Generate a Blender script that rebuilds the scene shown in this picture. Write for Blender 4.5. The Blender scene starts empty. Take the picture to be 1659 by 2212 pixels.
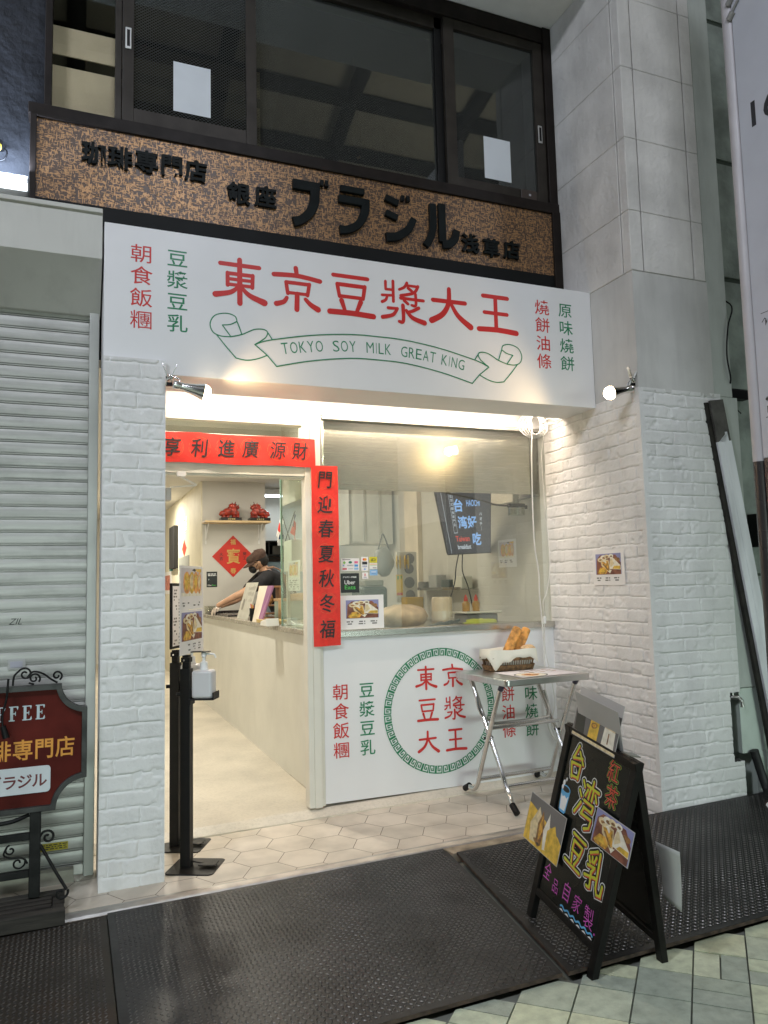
import bpy, math, random
import numpy as np
from mathutils import Vector, Matrix
R_ = math.radians
C = bpy.context.scene.collection
S = bpy.context.scene
random.seed(7)
# ------------------------------------------------------------------ camera
cam = bpy.data.cameras.new('camera'); co = bpy.data.objects.new('camera', cam); C.objects.link(co)
CR, CU, CF = None, None, None
def _cam():
    yaw, pitch, roll = 0.389834, 0.094625, -0.024521
    cy, sy, cp, sp = math.cos(yaw), math.sin(yaw), math.cos(pitch), math.sin(pitch)
    f = Vector((sy*cp, cy*cp, sp)); r = Vector((cy, -sy, 0)); u = r.cross(f)
    cr, sr = math.cos(roll), math.sin(roll)
    r2, u2 = r*cr+u*sr, u*cr-r*sr
    m = Matrix((( r2.x, u2.x, -f.x, 0), (r2.y, u2.y, -f.y, -3.4252), (r2.z, u2.z, -f.z, 1.2), (0, 0, 0, 1)))
    co.matrix_world = m
_cam()
cam.sensor_fit = 'HORIZONTAL'; cam.sensor_width = 36; cam.lens = 36*1661.09/1659
cam.clip_start = .05; cam.clip_end = 400
S.camera = co
# ------------------------------------------------------------------ world, exposure
w = bpy.data.worlds.new('World'); S.world = w; w.use_nodes = True
nt = w.node_tree; sky = nt.nodes.new('ShaderNodeTexSky'); sky.sky_type = 'NISHITA'; sky.sun_disc = False
sky.sun_elevation = R_(-4); sky.sun_rotation = R_(200)
nt.links.new(sky.outputs[0], nt.nodes['Background'].inputs[0]); nt.nodes['Background'].inputs[1].default_value = .05
S.view_settings.view_transform = 'Standard'; S.view_settings.look = 'None'
S.view_settings.exposure = .22; S.view_settings.gamma = 1
S.cycles.use_denoising = True
S.cycles.max_bounces = 8; S.cycles.transparent_max_bounces = 16
S.cycles.sample_clamp_indirect = 4
# ------------------------------------------------------------------ lamps of the arcade (their fixtures are built further down) and added fill lights
def area(name, loc, rot, sx, sy, power, col, spread=None):
    l = bpy.data.lights.new(name, 'AREA'); l.shape = 'RECTANGLE'; l.size = sx; l.size_y = sy; l.energy = power; l.color = col
    if spread: l.spread = R_(spread)
    o = bpy.data.objects.new(name, l); C.objects.link(o); o.location = loc; o.rotation_euler = rot
    return o
NEUT = (.85, .89, 1.0); COOL = (.80, .97, 1.0); MINT = (.82, 1.0, .92); WARM = (1, .74, .44); SHOP = (1, .91, .78)
K_ARC, K_MINT, K_ROOF, K_COVE, K_SHOP = 168, 10, 60, 15, 4
for i, (x, y) in enumerate(((-3.2, -3.6), (1.0, -4.2), (5.4, -3.6))):
    area('arcade_light', (x, y, 5.55), (R_(18), 0, 0), 1.5, .3, K_ARC*(1.05, .40, .14)[i], NEUT)
for x, k in ((-4, .5), (1, .35), (6, 1.9)):  # added uplights without fittings, brightening the roof mirrored in the panes
    area('roof_fill_light', (x, -4.9, 5.75), (R_(180), 0, 0), 1.6, .5, K_ROOF*k, (1, .93, .78))
for x, k in ((-.2, .8), (4.6, 1.0)):       # added mint fill, beam narrowed to tint only the lower walls and the paving
    area('mint_fill_light', (x, -8.6, .75), (R_(87.5), 0, 0), 4.6, .9, K_MINT*k, MINT, 34)
# ------------------------------------------------------------------ materials
MATS = {}
def mat(name, col, rough=.5, metal=0, var=.05, scale=6, bump=0, bscale=40, spec=.5, emit=None, estr=0, trans=0, dirt=None, coat=0, stretch=None, stain=0, sstr=(2.2, 2.2, .35), rv=.08):
    if name in MATS: return MATS[name]
    m = bpy.data.materials.new(name); m.use_nodes = True; t = m.node_tree; N = t.nodes; L = t.links
    b = N['Principled BSDF']
    tc = N.new('ShaderNodeTexCoord'); mp = N.new('ShaderNodeMapping'); L.new(tc.outputs['Object'], mp.inputs[0])
    if stretch: mp.inputs['Scale'].default_value = stretch
    nz = N.new('ShaderNodeTexNoise'); nz.inputs['Scale'].default_value = scale; nz.inputs['Detail'].default_value = 5
    L.new(mp.outputs[0], nz.inputs['Vector'])
    mx = N.new('ShaderNodeMix'); mx.data_type = 'RGBA'
    c2 = dirt if dirt else tuple(max(0, c*(1-var*2)) for c in col)
    c1 = col if dirt else tuple(min(1, c*(1+var)) for c in col)
    rp = N.new('ShaderNodeMapRange'); rp.inputs[1].default_value = .38 if not dirt else .52; rp.inputs[2].default_value = .66 if not dirt else .75
    L.new(nz.outputs['Fac'], rp.inputs[0]); L.new(rp.outputs[0], mx.inputs[0])
    mx.inputs[6].default_value = (*c1, 1); mx.inputs[7].default_value = (*c2, 1)
    L.new(mx.outputs[2], b.inputs['Base Color'])
    if stain:                                     # streaks, scuffs and grime over the whole surface
        m3 = N.new('ShaderNodeMapping'); m3.inputs['Scale'].default_value = sstr; L.new(tc.outputs['Object'], m3.inputs[0])
        n3 = N.new('ShaderNodeTexNoise'); n3.inputs['Scale'].default_value = 3; n3.inputs['Detail'].default_value = 9; n3.inputs['Roughness'].default_value = .68; L.new(m3.outputs[0], n3.inputs['Vector'])
        r3 = N.new('ShaderNodeMapRange'); r3.inputs[1].default_value = .46; r3.inputs[2].default_value = .74; r3.inputs[3].default_value = 1; r3.inputs[4].default_value = 1-stain; L.new(n3.outputs['Fac'], r3.inputs[0])
        x3 = N.new('ShaderNodeMix'); x3.data_type = 'RGBA'; x3.blend_type = 'MULTIPLY'; x3.inputs[0].default_value = 1; L.new(mx.outputs[2], x3.inputs[6]); L.new(r3.outputs[0], x3.inputs[7]); L.new(x3.outputs[2], b.inputs['Base Color'])
    b.inputs['Roughness'].default_value = rough; b.inputs['Metallic'].default_value = metal
    b.inputs['Specular IOR Level'].default_value = spec
    if coat: b.inputs['Coat Weight'].default_value = coat; b.inputs['Coat Roughness'].default_value = .08
    if rough > .12:
        rr = N.new('ShaderNodeMapRange'); rr.inputs[3].default_value = rough-rv*.9; rr.inputs[4].default_value = min(1, rough+rv*1.1)
        L.new(nz.outputs['Fac'], rr.inputs[0]); L.new(rr.outputs[0], b.inputs['Roughness'])
    if trans: b.inputs['Transmission Weight'].default_value = trans
    if emit: b.inputs['Emission Color'].default_value = (*emit, 1); b.inputs['Emission Strength'].default_value = estr
    if bump:
        n2 = N.new('ShaderNodeTexNoise'); n2.inputs['Scale'].default_value = bscale; n2.inputs['Detail'].default_value = 6
        L.new(mp.outputs[0], n2.inputs['Vector'])
        bp = N.new('ShaderNodeBump'); bp.inputs['Strength'].default_value = 1; bp.inputs['Distance'].default_value = bump
        L.new(n2.outputs['Fac'], bp.inputs['Height']); L.new(bp.outputs[0], b.inputs['Normal'])
    MATS[name] = m; return m
def emis(name, col, s):
    if name in MATS: return MATS[name]
    m = bpy.data.materials.new(name); m.use_nodes = True; t = m.node_tree
    b = t.nodes['Principled BSDF']; b.inputs['Base Color'].default_value = (*[c*.6 for c in col], 1)
    b.inputs['Emission Color'].default_value = (*col, 1); b.inputs['Emission Strength'].default_value = s
    MATS[name] = m; return m
def glass(name, tint=(1, 1, 1), refl=.06, rough=.0, wire=0, film=0):
    """thin pane: clear see-through film plus a mirror film, stronger at grazing angles; wire adds the mesh cast into wired glass"""
    if name in MATS: return MATS[name]
    m = bpy.data.materials.new(name); m.use_nodes = True; t = m.node_tree; N = t.nodes; L = t.links
    N.remove(N['Principled BSDF']); out = N['Material Output']
    tr = N.new('ShaderNodeBsdfTransparent'); tr.inputs[0].default_value = (*tint, 1)
    gl = N.new('ShaderNodeBsdfGlossy'); gl.inputs['Roughness'].default_value = rough; gl.inputs[0].default_value = (.95, 1, .97, 1)
    fr = N.new('ShaderNodeLayerWeight'); fr.inputs['Blend'].default_value = .25
    mr = N.new('ShaderNodeMapRange'); mr.inputs[3].default_value = refl; mr.inputs[4].default_value = min(1, refl+.75)
    pw = N.new('ShaderNodeMath'); pw.operation = 'POWER'; pw.inputs[1].default_value = 2.2
    L.new(fr.outputs['Facing'], pw.inputs[0]); L.new(pw.outputs[0], mr.inputs[0])
    mx = N.new('ShaderNodeMixShader'); L.new(mr.outputs[0], mx.inputs[0]); L.new(tr.outputs[0], mx.inputs[1]); L.new(gl.outputs[0], mx.inputs[2])
    last = mx
    if film:                                      # milky haze painted over the pane, standing in for reflected light
        df0 = N.new('ShaderNodeBsdfDiffuse'); df0.inputs[0].default_value = (.8, .8, .76, 1); tc0 = N.new('ShaderNodeTexCoord'); nz0 = N.new('ShaderNodeTexNoise'); nz0.inputs['Scale'].default_value = 2.2; nz0.inputs['Detail'].default_value = 6
        L.new(tc0.outputs['Object'], nz0.inputs['Vector']); r0 = N.new('ShaderNodeMapRange'); r0.inputs[1].default_value = .35; r0.inputs[2].default_value = .7; r0.inputs[3].default_value = film*.35; r0.inputs[4].default_value = film*1.5; L.new(nz0.outputs['Fac'], r0.inputs[0])
        m0 = N.new('ShaderNodeMixShader'); L.new(r0.outputs[0], m0.inputs[0]); L.new(last.outputs[0], m0.inputs[1]); L.new(df0.outputs[0], m0.inputs[2]); last = m0
    if wire:
        tc = N.new('ShaderNodeTexCoord'); prev = None
        for a in (38, -38):
            mp = N.new('ShaderNodeMapping'); mp.inputs['Rotation'].default_value = (0, R_(a), 0); L.new(tc.outputs['Object'], mp.inputs[0])
            wv = N.new('ShaderNodeTexWave'); wv.inputs['Scale'].default_value = wire; wv.bands_direction = 'Z'; L.new(mp.outputs[0], wv.inputs['Vector'])
            g = N.new('ShaderNodeMath'); g.operation = 'GREATER_THAN'; g.inputs[1].default_value = .94; L.new(wv.outputs['Fac'], g.inputs[0])
            if prev:
                mxx = N.new('ShaderNodeMath'); mxx.operation = 'MAXIMUM'; L.new(prev.outputs[0], mxx.inputs[0]); L.new(g.outputs[0], mxx.inputs[1]); prev = mxx
            else: prev = g
        sc = N.new('ShaderNodeMath'); sc.operation = 'MULTIPLY'; sc.inputs[1].default_value = .35; L.new(prev.outputs[0], sc.inputs[0])
        df = N.new('ShaderNodeBsdfDiffuse'); df.inputs[0].default_value = (.25, .26, .25, 1)
        m2 = N.new('ShaderNodeMixShader'); L.new(sc.outputs[0], m2.inputs[0]); L.new(last.outputs[0], m2.inputs[1]); L.new(df.outputs[0], m2.inputs[2]); last = m2
    L.new(last.outputs[0], out.inputs[0]); MATS[name] = m; return m
def island_tint(m, cols, seedscale=1):
    """give each loose piece (tile, paver, slat) of the mesh its own tint between the given colours"""
    t = m.node_tree; N = t.nodes; L = t.links; b = N['Principled BSDF']
    g = N.new('ShaderNodeNewGeometry'); cr = N.new('ShaderNodeValToRGB'); el = cr.color_ramp.elements
    cr.color_ramp.interpolation = 'LINEAR'
    while len(el) < len(cols): el.new(.5)
    for i, c in enumerate(cols): el[i].position = i/(len(cols)-1) if len(cols) > 1 else 0; el[i].color = (*c, 1)
    L.new(g.outputs['Random Per Island'], cr.inputs[0])
    mx = N.new('ShaderNodeMix'); mx.data_type = 'RGBA'; mx.blend_type = 'MULTIPLY'; mx.inputs[0].default_value = 1
    src = b.inputs['Base Color'].links[0].from_socket
    L.new(src, mx.inputs[6]); L.new(cr.outputs[0], mx.inputs[7]); L.new(mx.outputs[2], b.inputs['Base Color'])
# ------------------------------------------------------------------ mesh builder
class MB:
    def __init__(s): s.v = []; s.f = []; s.m = []; s.mi = 0
    def add(s, vs, fs):
        o = len(s.v); s.v += [tuple(p) for p in vs]; s.f += [tuple(i+o for i in f) for f in fs]; s.m += [s.mi]*len(fs); return s
    def box(s, x0, x1, y0, y1, z0, z1):
        return s.add([(x, y, z) for x in (x0, x1) for y in (y0, y1) for z in (z0, z1)],
                     [(0, 1, 3, 2), (4, 6, 7, 5), (0, 4, 5, 1), (2, 3, 7, 6), (0, 2, 6, 4), (1, 5, 7, 3)])
    def obox(s, c, ax, h):
        c = Vector(c); A = [Vector(a).normalized()*q for a, q in zip(ax, h)]
        return s.add([c+A[0]*i+A[1]*j+A[2]*k for i in (-1, 1) for j in (-1, 1) for k in (-1, 1)],
                     [(0, 1, 3, 2), (4, 6, 7, 5), (0, 4, 5, 1), (2, 3, 7, 6), (0, 2, 6, 4), (1, 5, 7, 3)])
    def bar(s, p, q, wx, wy, up=(0, 0, 1)):
        p, q = Vector(p), Vector(q); d = (q-p); n = d.normalized(); u = Vector(up)
        if abs(n.dot(u)) > .98: u = Vector((0, 1, 0))
        a = n.cross(u).normalized(); b = a.cross(n)
        return s.obox((p+q)/2, (a, b, n), (wx/2, wy/2, d.length/2))
    def tube(s, pts, r, n=10, cap=True, closed=False):
        P = [Vector(p) for p in pts]; k = len(P); rr = r if isinstance(r, (list, tuple)) else [r]*k
        T = []
        for i in range(k):
            a = P[i-1] if (i or closed) else P[i]; b = P[(i+1) % k] if (i < k-1 or closed) else P[i]
            T.append((b-a).normalized())
        nrm = T[0].orthogonal().normalized(); vs = []
        for i in range(k):
            nrm = (nrm - T[i]*nrm.dot(T[i])).normalized(); bn = T[i].cross(nrm)
            vs += [P[i]+(nrm*math.cos(2*math.pi*j/n)+bn*math.sin(2*math.pi*j/n))*rr[i] for j in range(n)]
        fs = []
        for i in range(k if closed else k-1):
            for j in range(n):
                a, b = i*n+j, i*n+(j+1) % n; c, d = ((i+1) % k)*n+(j+1) % n, ((i+1) % k)*n+j
                fs.append((a, b, c, d))
        if cap and not closed: fs += [tuple(range(n))[::-1], tuple((k-1)*n+j for j in range(n))]
        return s.add(vs, fs)
    def lathe(s, prof, c=(0, 0, 0), n=24, ax=None):
        """prof: (radius, height) pairs turned about the axis"""
        c = Vector(c); z = Vector(ax or (0, 0, 1)).normalized(); x = z.orthogonal().normalized(); y = z.cross(x); vs = []; fs = []
        for r, h in prof: vs += [c+z*h+(x*math.cos(2*math.pi*j/n)+y*math.sin(2*math.pi*j/n))*max(r, 1e-5) for j in range(n)]
        for i in range(len(prof)-1):
            for j in range(n): fs.append((i*n+j, i*n+(j+1) % n, (i+1)*n+(j+1) % n, (i+1)*n+j))
        fs += [tuple(range(n))[::-1], tuple((len(prof)-1)*n+j for j in range(n))]
        return s.add(vs, fs)
    def ell(s, c, r, n=16, m=10, rot=None, wob=0, seed=0):
        rnd = random.Random(seed); c = Vector(c); vs = []; fs = []; M = rot or Matrix.Identity(3)
        for i in range(m+1):
            th = math.pi*i/m
            for j in range(n):
                ph = 2*math.pi*j/n; q = 1+rnd.uniform(-wob, wob)*(0 < i < m)
                vs.append(c+M@Vector((r[0]*math.sin(th)*math.cos(ph)*q, r[1]*math.sin(th)*math.sin(ph)*q, r[2]*math.cos(th)*q)))
        for i in range(m):
            for j in range(n): fs.append((i*n+j, (i+1)*n+j, (i+1)*n+(j+1) % n, i*n+(j+1) % n))
        return s.add(vs, fs)
    def sheet(s, pts, fr, off=0): return s.add([fr(a, b, off) for a, b in pts], [tuple(range(len(pts)))])
    def prism(s, pts, fr, d0, d1):
        n = len(pts); A = sum(pts[i][0]*pts[(i+1) % n][1]-pts[(i+1) % n][0]*pts[i][1] for i in range(n))
        if A < 0: pts = pts[::-1]
        vs = [fr(a, b, d0) for a, b in pts]+[fr(a, b, d1) for a, b in pts]
        return s.add(vs, [tuple(range(n))[::-1], tuple(range(n, 2*n))]+[(i, (i+1) % n, n+(i+1) % n, n+i) for i in range(n)])
    def fbox(s, fr, a0, a1, b0, b1, d0, d1): return s.prism([(a0, b0), (a1, b0), (a1, b1), (a0, b1)], fr, d0, d1)
    def build(s, name, m, parent=None, smooth=0, bevel=0, seg=2, sub=0):
        me = bpy.data.meshes.new(name); me.from_pydata(s.v, [], s.f)
        ms = m if isinstance(m, (list, tuple)) else [m]
        for q in ms: me.materials.append(q)
        if len(ms) > 1: me.polygons.foreach_set('material_index', s.m)
        if smooth:
            me.polygons.foreach_set('use_smooth', [True]*len(me.polygons)); me.set_sharp_from_angle(angle=R_(smooth))
        me.update(); o = bpy.data.objects.new(name, me); C.objects.link(o)
        if parent: o.parent = parent; o.location = -Vector(parent.get('_o', (0, 0, 0)))
        if bevel:
            b = o.modifiers.new('bevel', 'BEVEL'); b.width = bevel; b.segments = seg; b.limit_method = 'ANGLE'; b.angle_limit = R_(40)
        if sub: q = o.modifiers.new('sub', 'SUBSURF'); q.levels = sub; q.render_levels = sub
        return o
def thing(name, label, cat, loc=(0, 0, 0), rz=0, group=None, local=False):
    o = bpy.data.objects.new(name, None); C.objects.link(o); o.location = loc; o.rotation_euler = (0, 0, rz); o.empty_display_size = .1
    if not local: o['_o'] = tuple(loc)       # parts are built in world coordinates
    return tag(o, label, cat, group)
def tag(o, label, cat, group=None):
    o['label'] = label; o['category'] = cat
    if group: o['group'] = group
    return o
def struct(o): o['kind'] = 'structure'; return o
def frame(o, u, v):
    o, u, v = Vector(o), Vector(u).normalized(), Vector(v).normalized(); n = u.cross(v)
    return lambda a, b, d=0: o+u*a+v*b+n*d
def front(y): return frame((0, y, 0), (1, 0, 0), (0, 0, 1))          # a=X, b=Z, d towards the street
def side(x): return frame((x, 0, 0), (0, -1, 0), (0, 0, 1))          # a=-Y, b=Z, d towards -X
def arc(cx, cy, r, a0, a1, n=12, ry=None): return [(cx+r*math.cos(R_(a0+(a1-a0)*i/n)), cy+(ry or r)*math.sin(R_(a0+(a1-a0)*i/n))) for i in range(n+1)]
def gz(x, y): return .0194*x+.008*y
# ------------------------------------------------------------------ lettering
_G = {}
def glyph(ch, off=0.0):
    k = (ch, round(off, 4))
    if k not in _G:
        c = bpy.data.curves.new('g', 'FONT'); c.body = ch; c.resolution_u = 3
        o = bpy.data.objects.new('g', c); C.objects.link(o)
        def grab(q):
            c.offset = q; bpy.context.view_layer.update()
            me = bpy.data.meshes.new_from_object(o.evaluated_get(bpy.context.evaluated_depsgraph_get()))
            r = ([(p.co.x, p.co.y) for p in me.vertices], [tuple(p.vertices) for p in me.polygons]); a = sum(p.area for p in me.polygons)
            ed = {}
            for f in r[1]:
                for i in range(len(f)): e = (f[i], f[(i+1) % len(f)]); ed[e] = 1
            per = sum(math.dist(r[0][e[0]], r[0][e[1]]) for e in ed if (e[1], e[0]) not in ed)
            bpy.data.meshes.remove(me); return r, a, per
        r0, a0, per = grab(0); res, eff = r0, 0
        # outlines thickened by the wanted amount; if the fill breaks, step back and let put() thicken by shifted copies
        for q in ((1, .75, .5, .3) if off > 0 else (1,)) if off else ():
            r, a, _ = grab(off*q)
            if off < 0 or .80*(a0+off*q*per) < a < 1.03*(a0+off*q*per): res, eff = r, off*q; break
        _G[k] = (*res, eff)
        bpy.data.objects.remove(o); bpy.data.curves.remove(c)
    return _G[k]
def put(mb, ch, fr, cx, cy, w, h, off=.0, d=.0006, d1=None, rot=0, shear=0):
    """one character (or a short word) centred on (cx,cy), its em box (or its own box for words) scaled to w x h"""
    vs, fs, eff = glyph(ch, off)
    left = off-eff
    if left > .005:
        s_ = left*(w+h)/2*.9
        for i, (a, b) in enumerate(((-1, 0), (1, 0), (0, -1), (0, 1), (.7, .7), (-.7, -.7), (.7, -.7), (-.7, .7))): put(mb, ch, fr, cx+a*s_, cy+b*s_, w, h, eff, d-.00003*(i+1), d1-.00003*(i+1) if d1 else None, rot, shear)
    if not vs: return
    if len(ch) == 1 and ord(ch) > 0x2000: bx, by, sx, sy = .5, .38, w, h
    else:
        xs = [p[0] for p in vs]; ys = [p[1] for p in vs]; bx, by = (min(xs)+max(xs))/2, (min(ys)+max(ys))/2
        sx, sy = w/(max(xs)-min(xs)), h/(max(ys)-min(ys))
    c, s = math.cos(rot), math.sin(rot); q = []
    for x, y in vs:
        a, b = (x-bx)*sx, (y-by)*sy; a += shear*b; q.append((cx+a*c-b*s, cy+a*s+b*c))
    if d1 is None: mb.add([fr(a, b, d) for a, b in q], fs)
    else:
        n = len(q); mb.add([fr(a, b, d1) for a, b in q], fs)
        ed = {}
        for f in fs:
            for i in range(len(f)):
                e = (f[i], f[(i+1) % len(f)]); ed[e] = 1
        o = [e for e in ed if (e[1], e[0]) not in ed]
        mb.add([fr(a, b, d) for a, b in q]+[fr(a, b, d1) for a, b in q], [(a, b, n+b, n+a) for a, b in o])
def ribbon(pts, w, cap=True, n=5):
    """outline of a brush stroke along pts with widths w (number or list)"""
    k = len(pts); W = list(np.interp(np.linspace(0, 1, k), np.linspace(0, 1, len(w)), w)) if isinstance(w, (list, tuple)) else [w]*k; L = []; Rr = []
    for i in range(k):
        a = pts[max(0, i-1)]; b = pts[min(k-1, i+1)]; dx, dy = b[0]-a[0], b[1]-a[1]; l = math.hypot(dx, dy) or 1
        nx, ny = -dy/l, dx/l; f = 1
        if 0 < i < k-1:
            ax, ay = pts[i][0]-a[0], pts[i][1]-a[1]; q = abs((ax*dx+ay*dy)/((math.hypot(ax, ay) or 1)*l)); f = 1/max(.6, q)
        L.append((pts[i][0]+nx*W[i]/2*f, pts[i][1]+ny*W[i]/2*f)); Rr.append((pts[i][0]-nx*W[i]/2*f, pts[i][1]-ny*W[i]/2*f))
    def capp(c, fromp, top):
        a = math.atan2(fromp[1]-c[1], fromp[0]-c[0]); r = math.hypot(fromp[0]-c[0], fromp[1]-c[1])
        return [(c[0]+r*math.cos(a-math.pi*i/n), c[1]+r*math.sin(a-math.pi*i/n)) for i in range(1, n)]
    return L+(capp(pts[-1], L[-1], 0) if cap else [])+Rr[::-1]+(capp(pts[0], Rr[0], 1) if cap else [])
def spl(pts, n=5):
    """smooth curve through the points"""
    if len(pts) < 3: return list(pts)
    P = [pts[0]]+list(pts)+[pts[-1]]; out = []
    for i in range(1, len(P)-2):
        for j in range(n):
            t = j/n; o = []
            for c in range(len(pts[0])):
                a, b, d, e = P[i-1][c], P[i][c], P[i+1][c], P[i+2][c]
                o.append(.5*(2*b+(d-a)*t+(2*a-5*b+4*d-e)*t*t+(3*b-a-3*d+e)*t**3))
            out.append(tuple(o))
    return out+[tuple(pts[-1])]
# clerical-script strokes of the shop name, each in a unit square: points, start width, end width (in hundredths)
CLER = {
 '東': [([(.15,.86),(.86,.86)],9,9),([(.28,.67),(.28,.40)],8,8),([(.28,.66),(.74,.66)],8,8),([(.74,.67),(.73,.40)],8,8),([(.3,.54),(.72,.54)],7,7),([(.3,.42),(.72,.42)],7,7),([(.5,.98),(.5,.03)],10,11),([(.46,.37),(.33,.25),(.06,.17)],7,12),([(.54,.37),(.68,.22),(.95,.10)],7,14)],
 '京': [([(.48,.97),(.5,.80)],10,9),([(.06,.77),(.5,.80),(.95,.74)],10,10),([(.29,.63),(.32,.38)],8,8),([(.29,.63),(.74,.63)],8,8),([(.74,.64),(.70,.38)],8,8),([(.33,.40),(.70,.40)],7,7),([(.5,.39),(.49,.04)],10,11),([(.30,.28),(.24,.18),(.10,.12)],8,11),([(.66,.29),(.76,.18),(.90,.09)],8,13)],
 '豆': [([(.14,.94),(.84,.94)],9,9),([(.22,.74),(.26,.46)],9,8),([(.22,.74),(.78,.74)],9,9),([(.78,.75),(.74,.46)],9,8),([(.26,.47),(.74,.47)],8,8),([(.30,.37),(.37,.13)],11,8),([(.69,.38),(.60,.13)],11,8),([(.06,.09),(.5,.10),(.95,.08)],12,12)],
 '漿': [([(.30,.98),(.30,.50)],7,7),([(.14,.95),(.14,.77)],7,6),([(.14,.77),(.30,.77)],6,6),([(.06,.62),(.30,.64)],6,6),([(.17,.62),(.14,.52),(.06,.46)],6,7),
        ([(.60,.98),(.54,.87),(.43,.80)],7,6),([(.58,.92),(.84,.92)],6,6),([(.84,.93),(.74,.76),(.46,.66)],7,7),([(.62,.86),(.70,.80)],7,7),([(.45,.60),(.95,.60)],7,7),([(.78,.73),(.78,.47),(.69,.46)],7,6),([(.53,.55),(.61,.48)],7,7),
        ([(.50,.43),(.50,.06),(.41,.04)],9,7),([(.18,.33),(.38,.34)],7,6),([(.38,.34),(.28,.18),(.06,.10)],7,9),([(.84,.41),(.72,.33),(.59,.27)],8,7),([(.57,.32),(.70,.16),(.96,.07)],7,12)],
 '大': [([(.10,.66),(.83,.67)],10,10),([(.47,.97),(.45,.62),(.31,.34),(.06,.16)],10,14),([(.50,.63),(.66,.34),(.94,.10)],8,15)],
 '王': [([(.18,.93),(.76,.93)],10,10),([(.20,.52),(.74,.52)],9,9),([(.06,.09),(.5,.11),(.95,.08)],12,13),([(.47,.93),(.47,.10)],10,10)],
}
def cler(mb, ch, fr, cx, cy, w, h, d=.0006, bold=1.0):
    for i, (pts, a, b) in enumerate(CLER[ch]):
        p = spl(pts); k = len(p); W = [(a+(b-a)*j/(k-1))/100*(h*.55+w*.45)*bold for j in range(k)]
        q = [(cx+(x-.5)*w, cy+(y-.5)*h) for x, y in p]
        mb.sheet(ribbon(q, W), fr, d+i*.00012)
# ------------------------------------------------------------------ palette
WHITE = mat('white_paint', (.80, .80, .79), .55, var=.03, bump=.0006, bscale=60)
SIGNW = mat('sign_white', (.82, .82, .83), .38, var=.015, scale=3)
CREAM = mat('cream_paint', (.76, .74, .68), .45, var=.03)
INNER = mat('inner_wall', (.70, .68, .63), .7, var=.03, scale=2, bump=.0004, bscale=120)
PLAST = mat('plaster', (.60, .595, .575), .8, var=.06, scale=2.5, bump=.0015, bscale=50, stain=.16)
RED = mat('red_vinyl', (.62, .025, .022), .4, var=.03)
GREEN = mat('green_vinyl', (.012, .22, .095), .4, var=.03)
BLACK = mat('black_metal', (.005, .005, .005), .45, var=.1, scale=30, spec=.25)
DARK = mat('dark_frame', (.017, .013, .011), .42, var=.12, scale=14, spec=.15)
BLKPL = mat('black_plastic', (.006, .006, .0065), .5, spec=.25)
STEEL = mat('brushed_steel', (.56, .55, .51), .26, metal=1, var=.02, scale=3, bump=.0002, bscale=1, stretch=(2, 2, 700), rv=.01)
CHROME = mat('chrome', (.80, .80, .79), .20, metal=1, var=.03)
ALU = mat('aluminium', (.62, .62, .60), .32, metal=1, var=.05)
PAPER = mat('paper', (.82, .81, .80), .6, var=.02)
WOOD = mat('light_wood', (.45, .29, .15), .55, var=.15, scale=5, stretch=(1, 12, 1))
INK = mat('ink', (.02, .02, .022), .5)
GREYTX = mat('print_grey', (.16, .155, .15), .6)
WPLAST = mat('white_plastic', (.80, .80, .79), .35, var=.02)
# ================================================================== ground
def clip(poly, x0, x1, y0, y1):
    for ax, lim, sgn in ((0, x0, 1), (0, x1, -1), (1, y0, 1), (1, y1, -1)):
        out = []
        for i in range(len(poly)):
            a, b = poly[i-1], poly[i]; da, db = (a[ax]-lim)*sgn, (b[ax]-lim)*sgn
            if da >= 0 and db >= 0: out.append(b)
            elif da >= 0 or db >= 0:
                t = da/(da-db); p = (a[0]+(b[0]-a[0])*t, a[1]+(b[1]-a[1])*t); out.append(p)
                if db >= 0: out.append(b)
        poly = out
        if not poly: break
    return poly
XR, YP, YD, YU = 2.692, -.349, .505, .261
m = mat('joint_sand', (.19, .20, .17), .9, var=.1)
g = MB(); g.add([(x, y, gz(x, y)-.034) for x, y in ((-30, -40), (40, -40), (40, 12), (-30, 12))], [(0, 1, 2, 3)])
struct(g.build('ground', m))
pv = mat('paver_stone', (.60, .64, .49), .75, var=.07, scale=22, bump=.0012, bscale=260, stain=.22, sstr=(9, 9, 9))
island_tint(pv, [(1, 1, .95), (.90, .93, .86), (1, .99, .9), (.62, .66, .70), (.66, .69, .74), (.94, .97, .92)])
g = MB(); rnd = random.Random(3); d1, d2 = (-.705, -.709), (.709, -.705); q = .157
O = (1.435, -1.385)
def paver(a0, a1, b0, b1):
    e = .0026; pts = [(a0+e, b0+e), (a1-e, b0+e), (a1-e, b1-e), (a0+e, b1-e)]
    P = [(O[0]+d1[0]*a+d2[0]*b, O[1]+d1[1]*a+d2[1]*b) for a, b in pts]
    P = clip(P, -9, 14, -9, -1.343)
    if len(P) > 2:
        k = len(P); dz = rnd.uniform(-.0012, .0012); z = lambda x, y: gz(x, y)-.022+dz
        g.add([(x, y, z(x, y)) for x, y in P]+[(x, y, z(x, y)-.012) for x, y in P], [tuple(range(k))]+[(i, k+i, k+(i+1) % k, (i+1) % k) for i in range(k)])
for i in range(-40, 70):
    for j in range(-60, 60):
        cx, cy = O[0]+(d1[0]*i+d2[0]*j)*q, O[1]+(d1[1]*i+d2[1]*j)*q
        if not (-3.5 < cx < 7 and -5 < cy < -1.2): continue
        r = rnd.random(); a, b = i*q, j*q
        if r < .07: paver(a, a+q/2, b, b+q); paver(a+q/2, a+q, b, b+q)
        elif r < .14: paver(a, a+q, b, b+q/2); paver(a, a+q, b+q/2, b+q)
        else: paver(a, a+q, b, b+q)
struct(g.build('pavement', pv))
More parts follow.
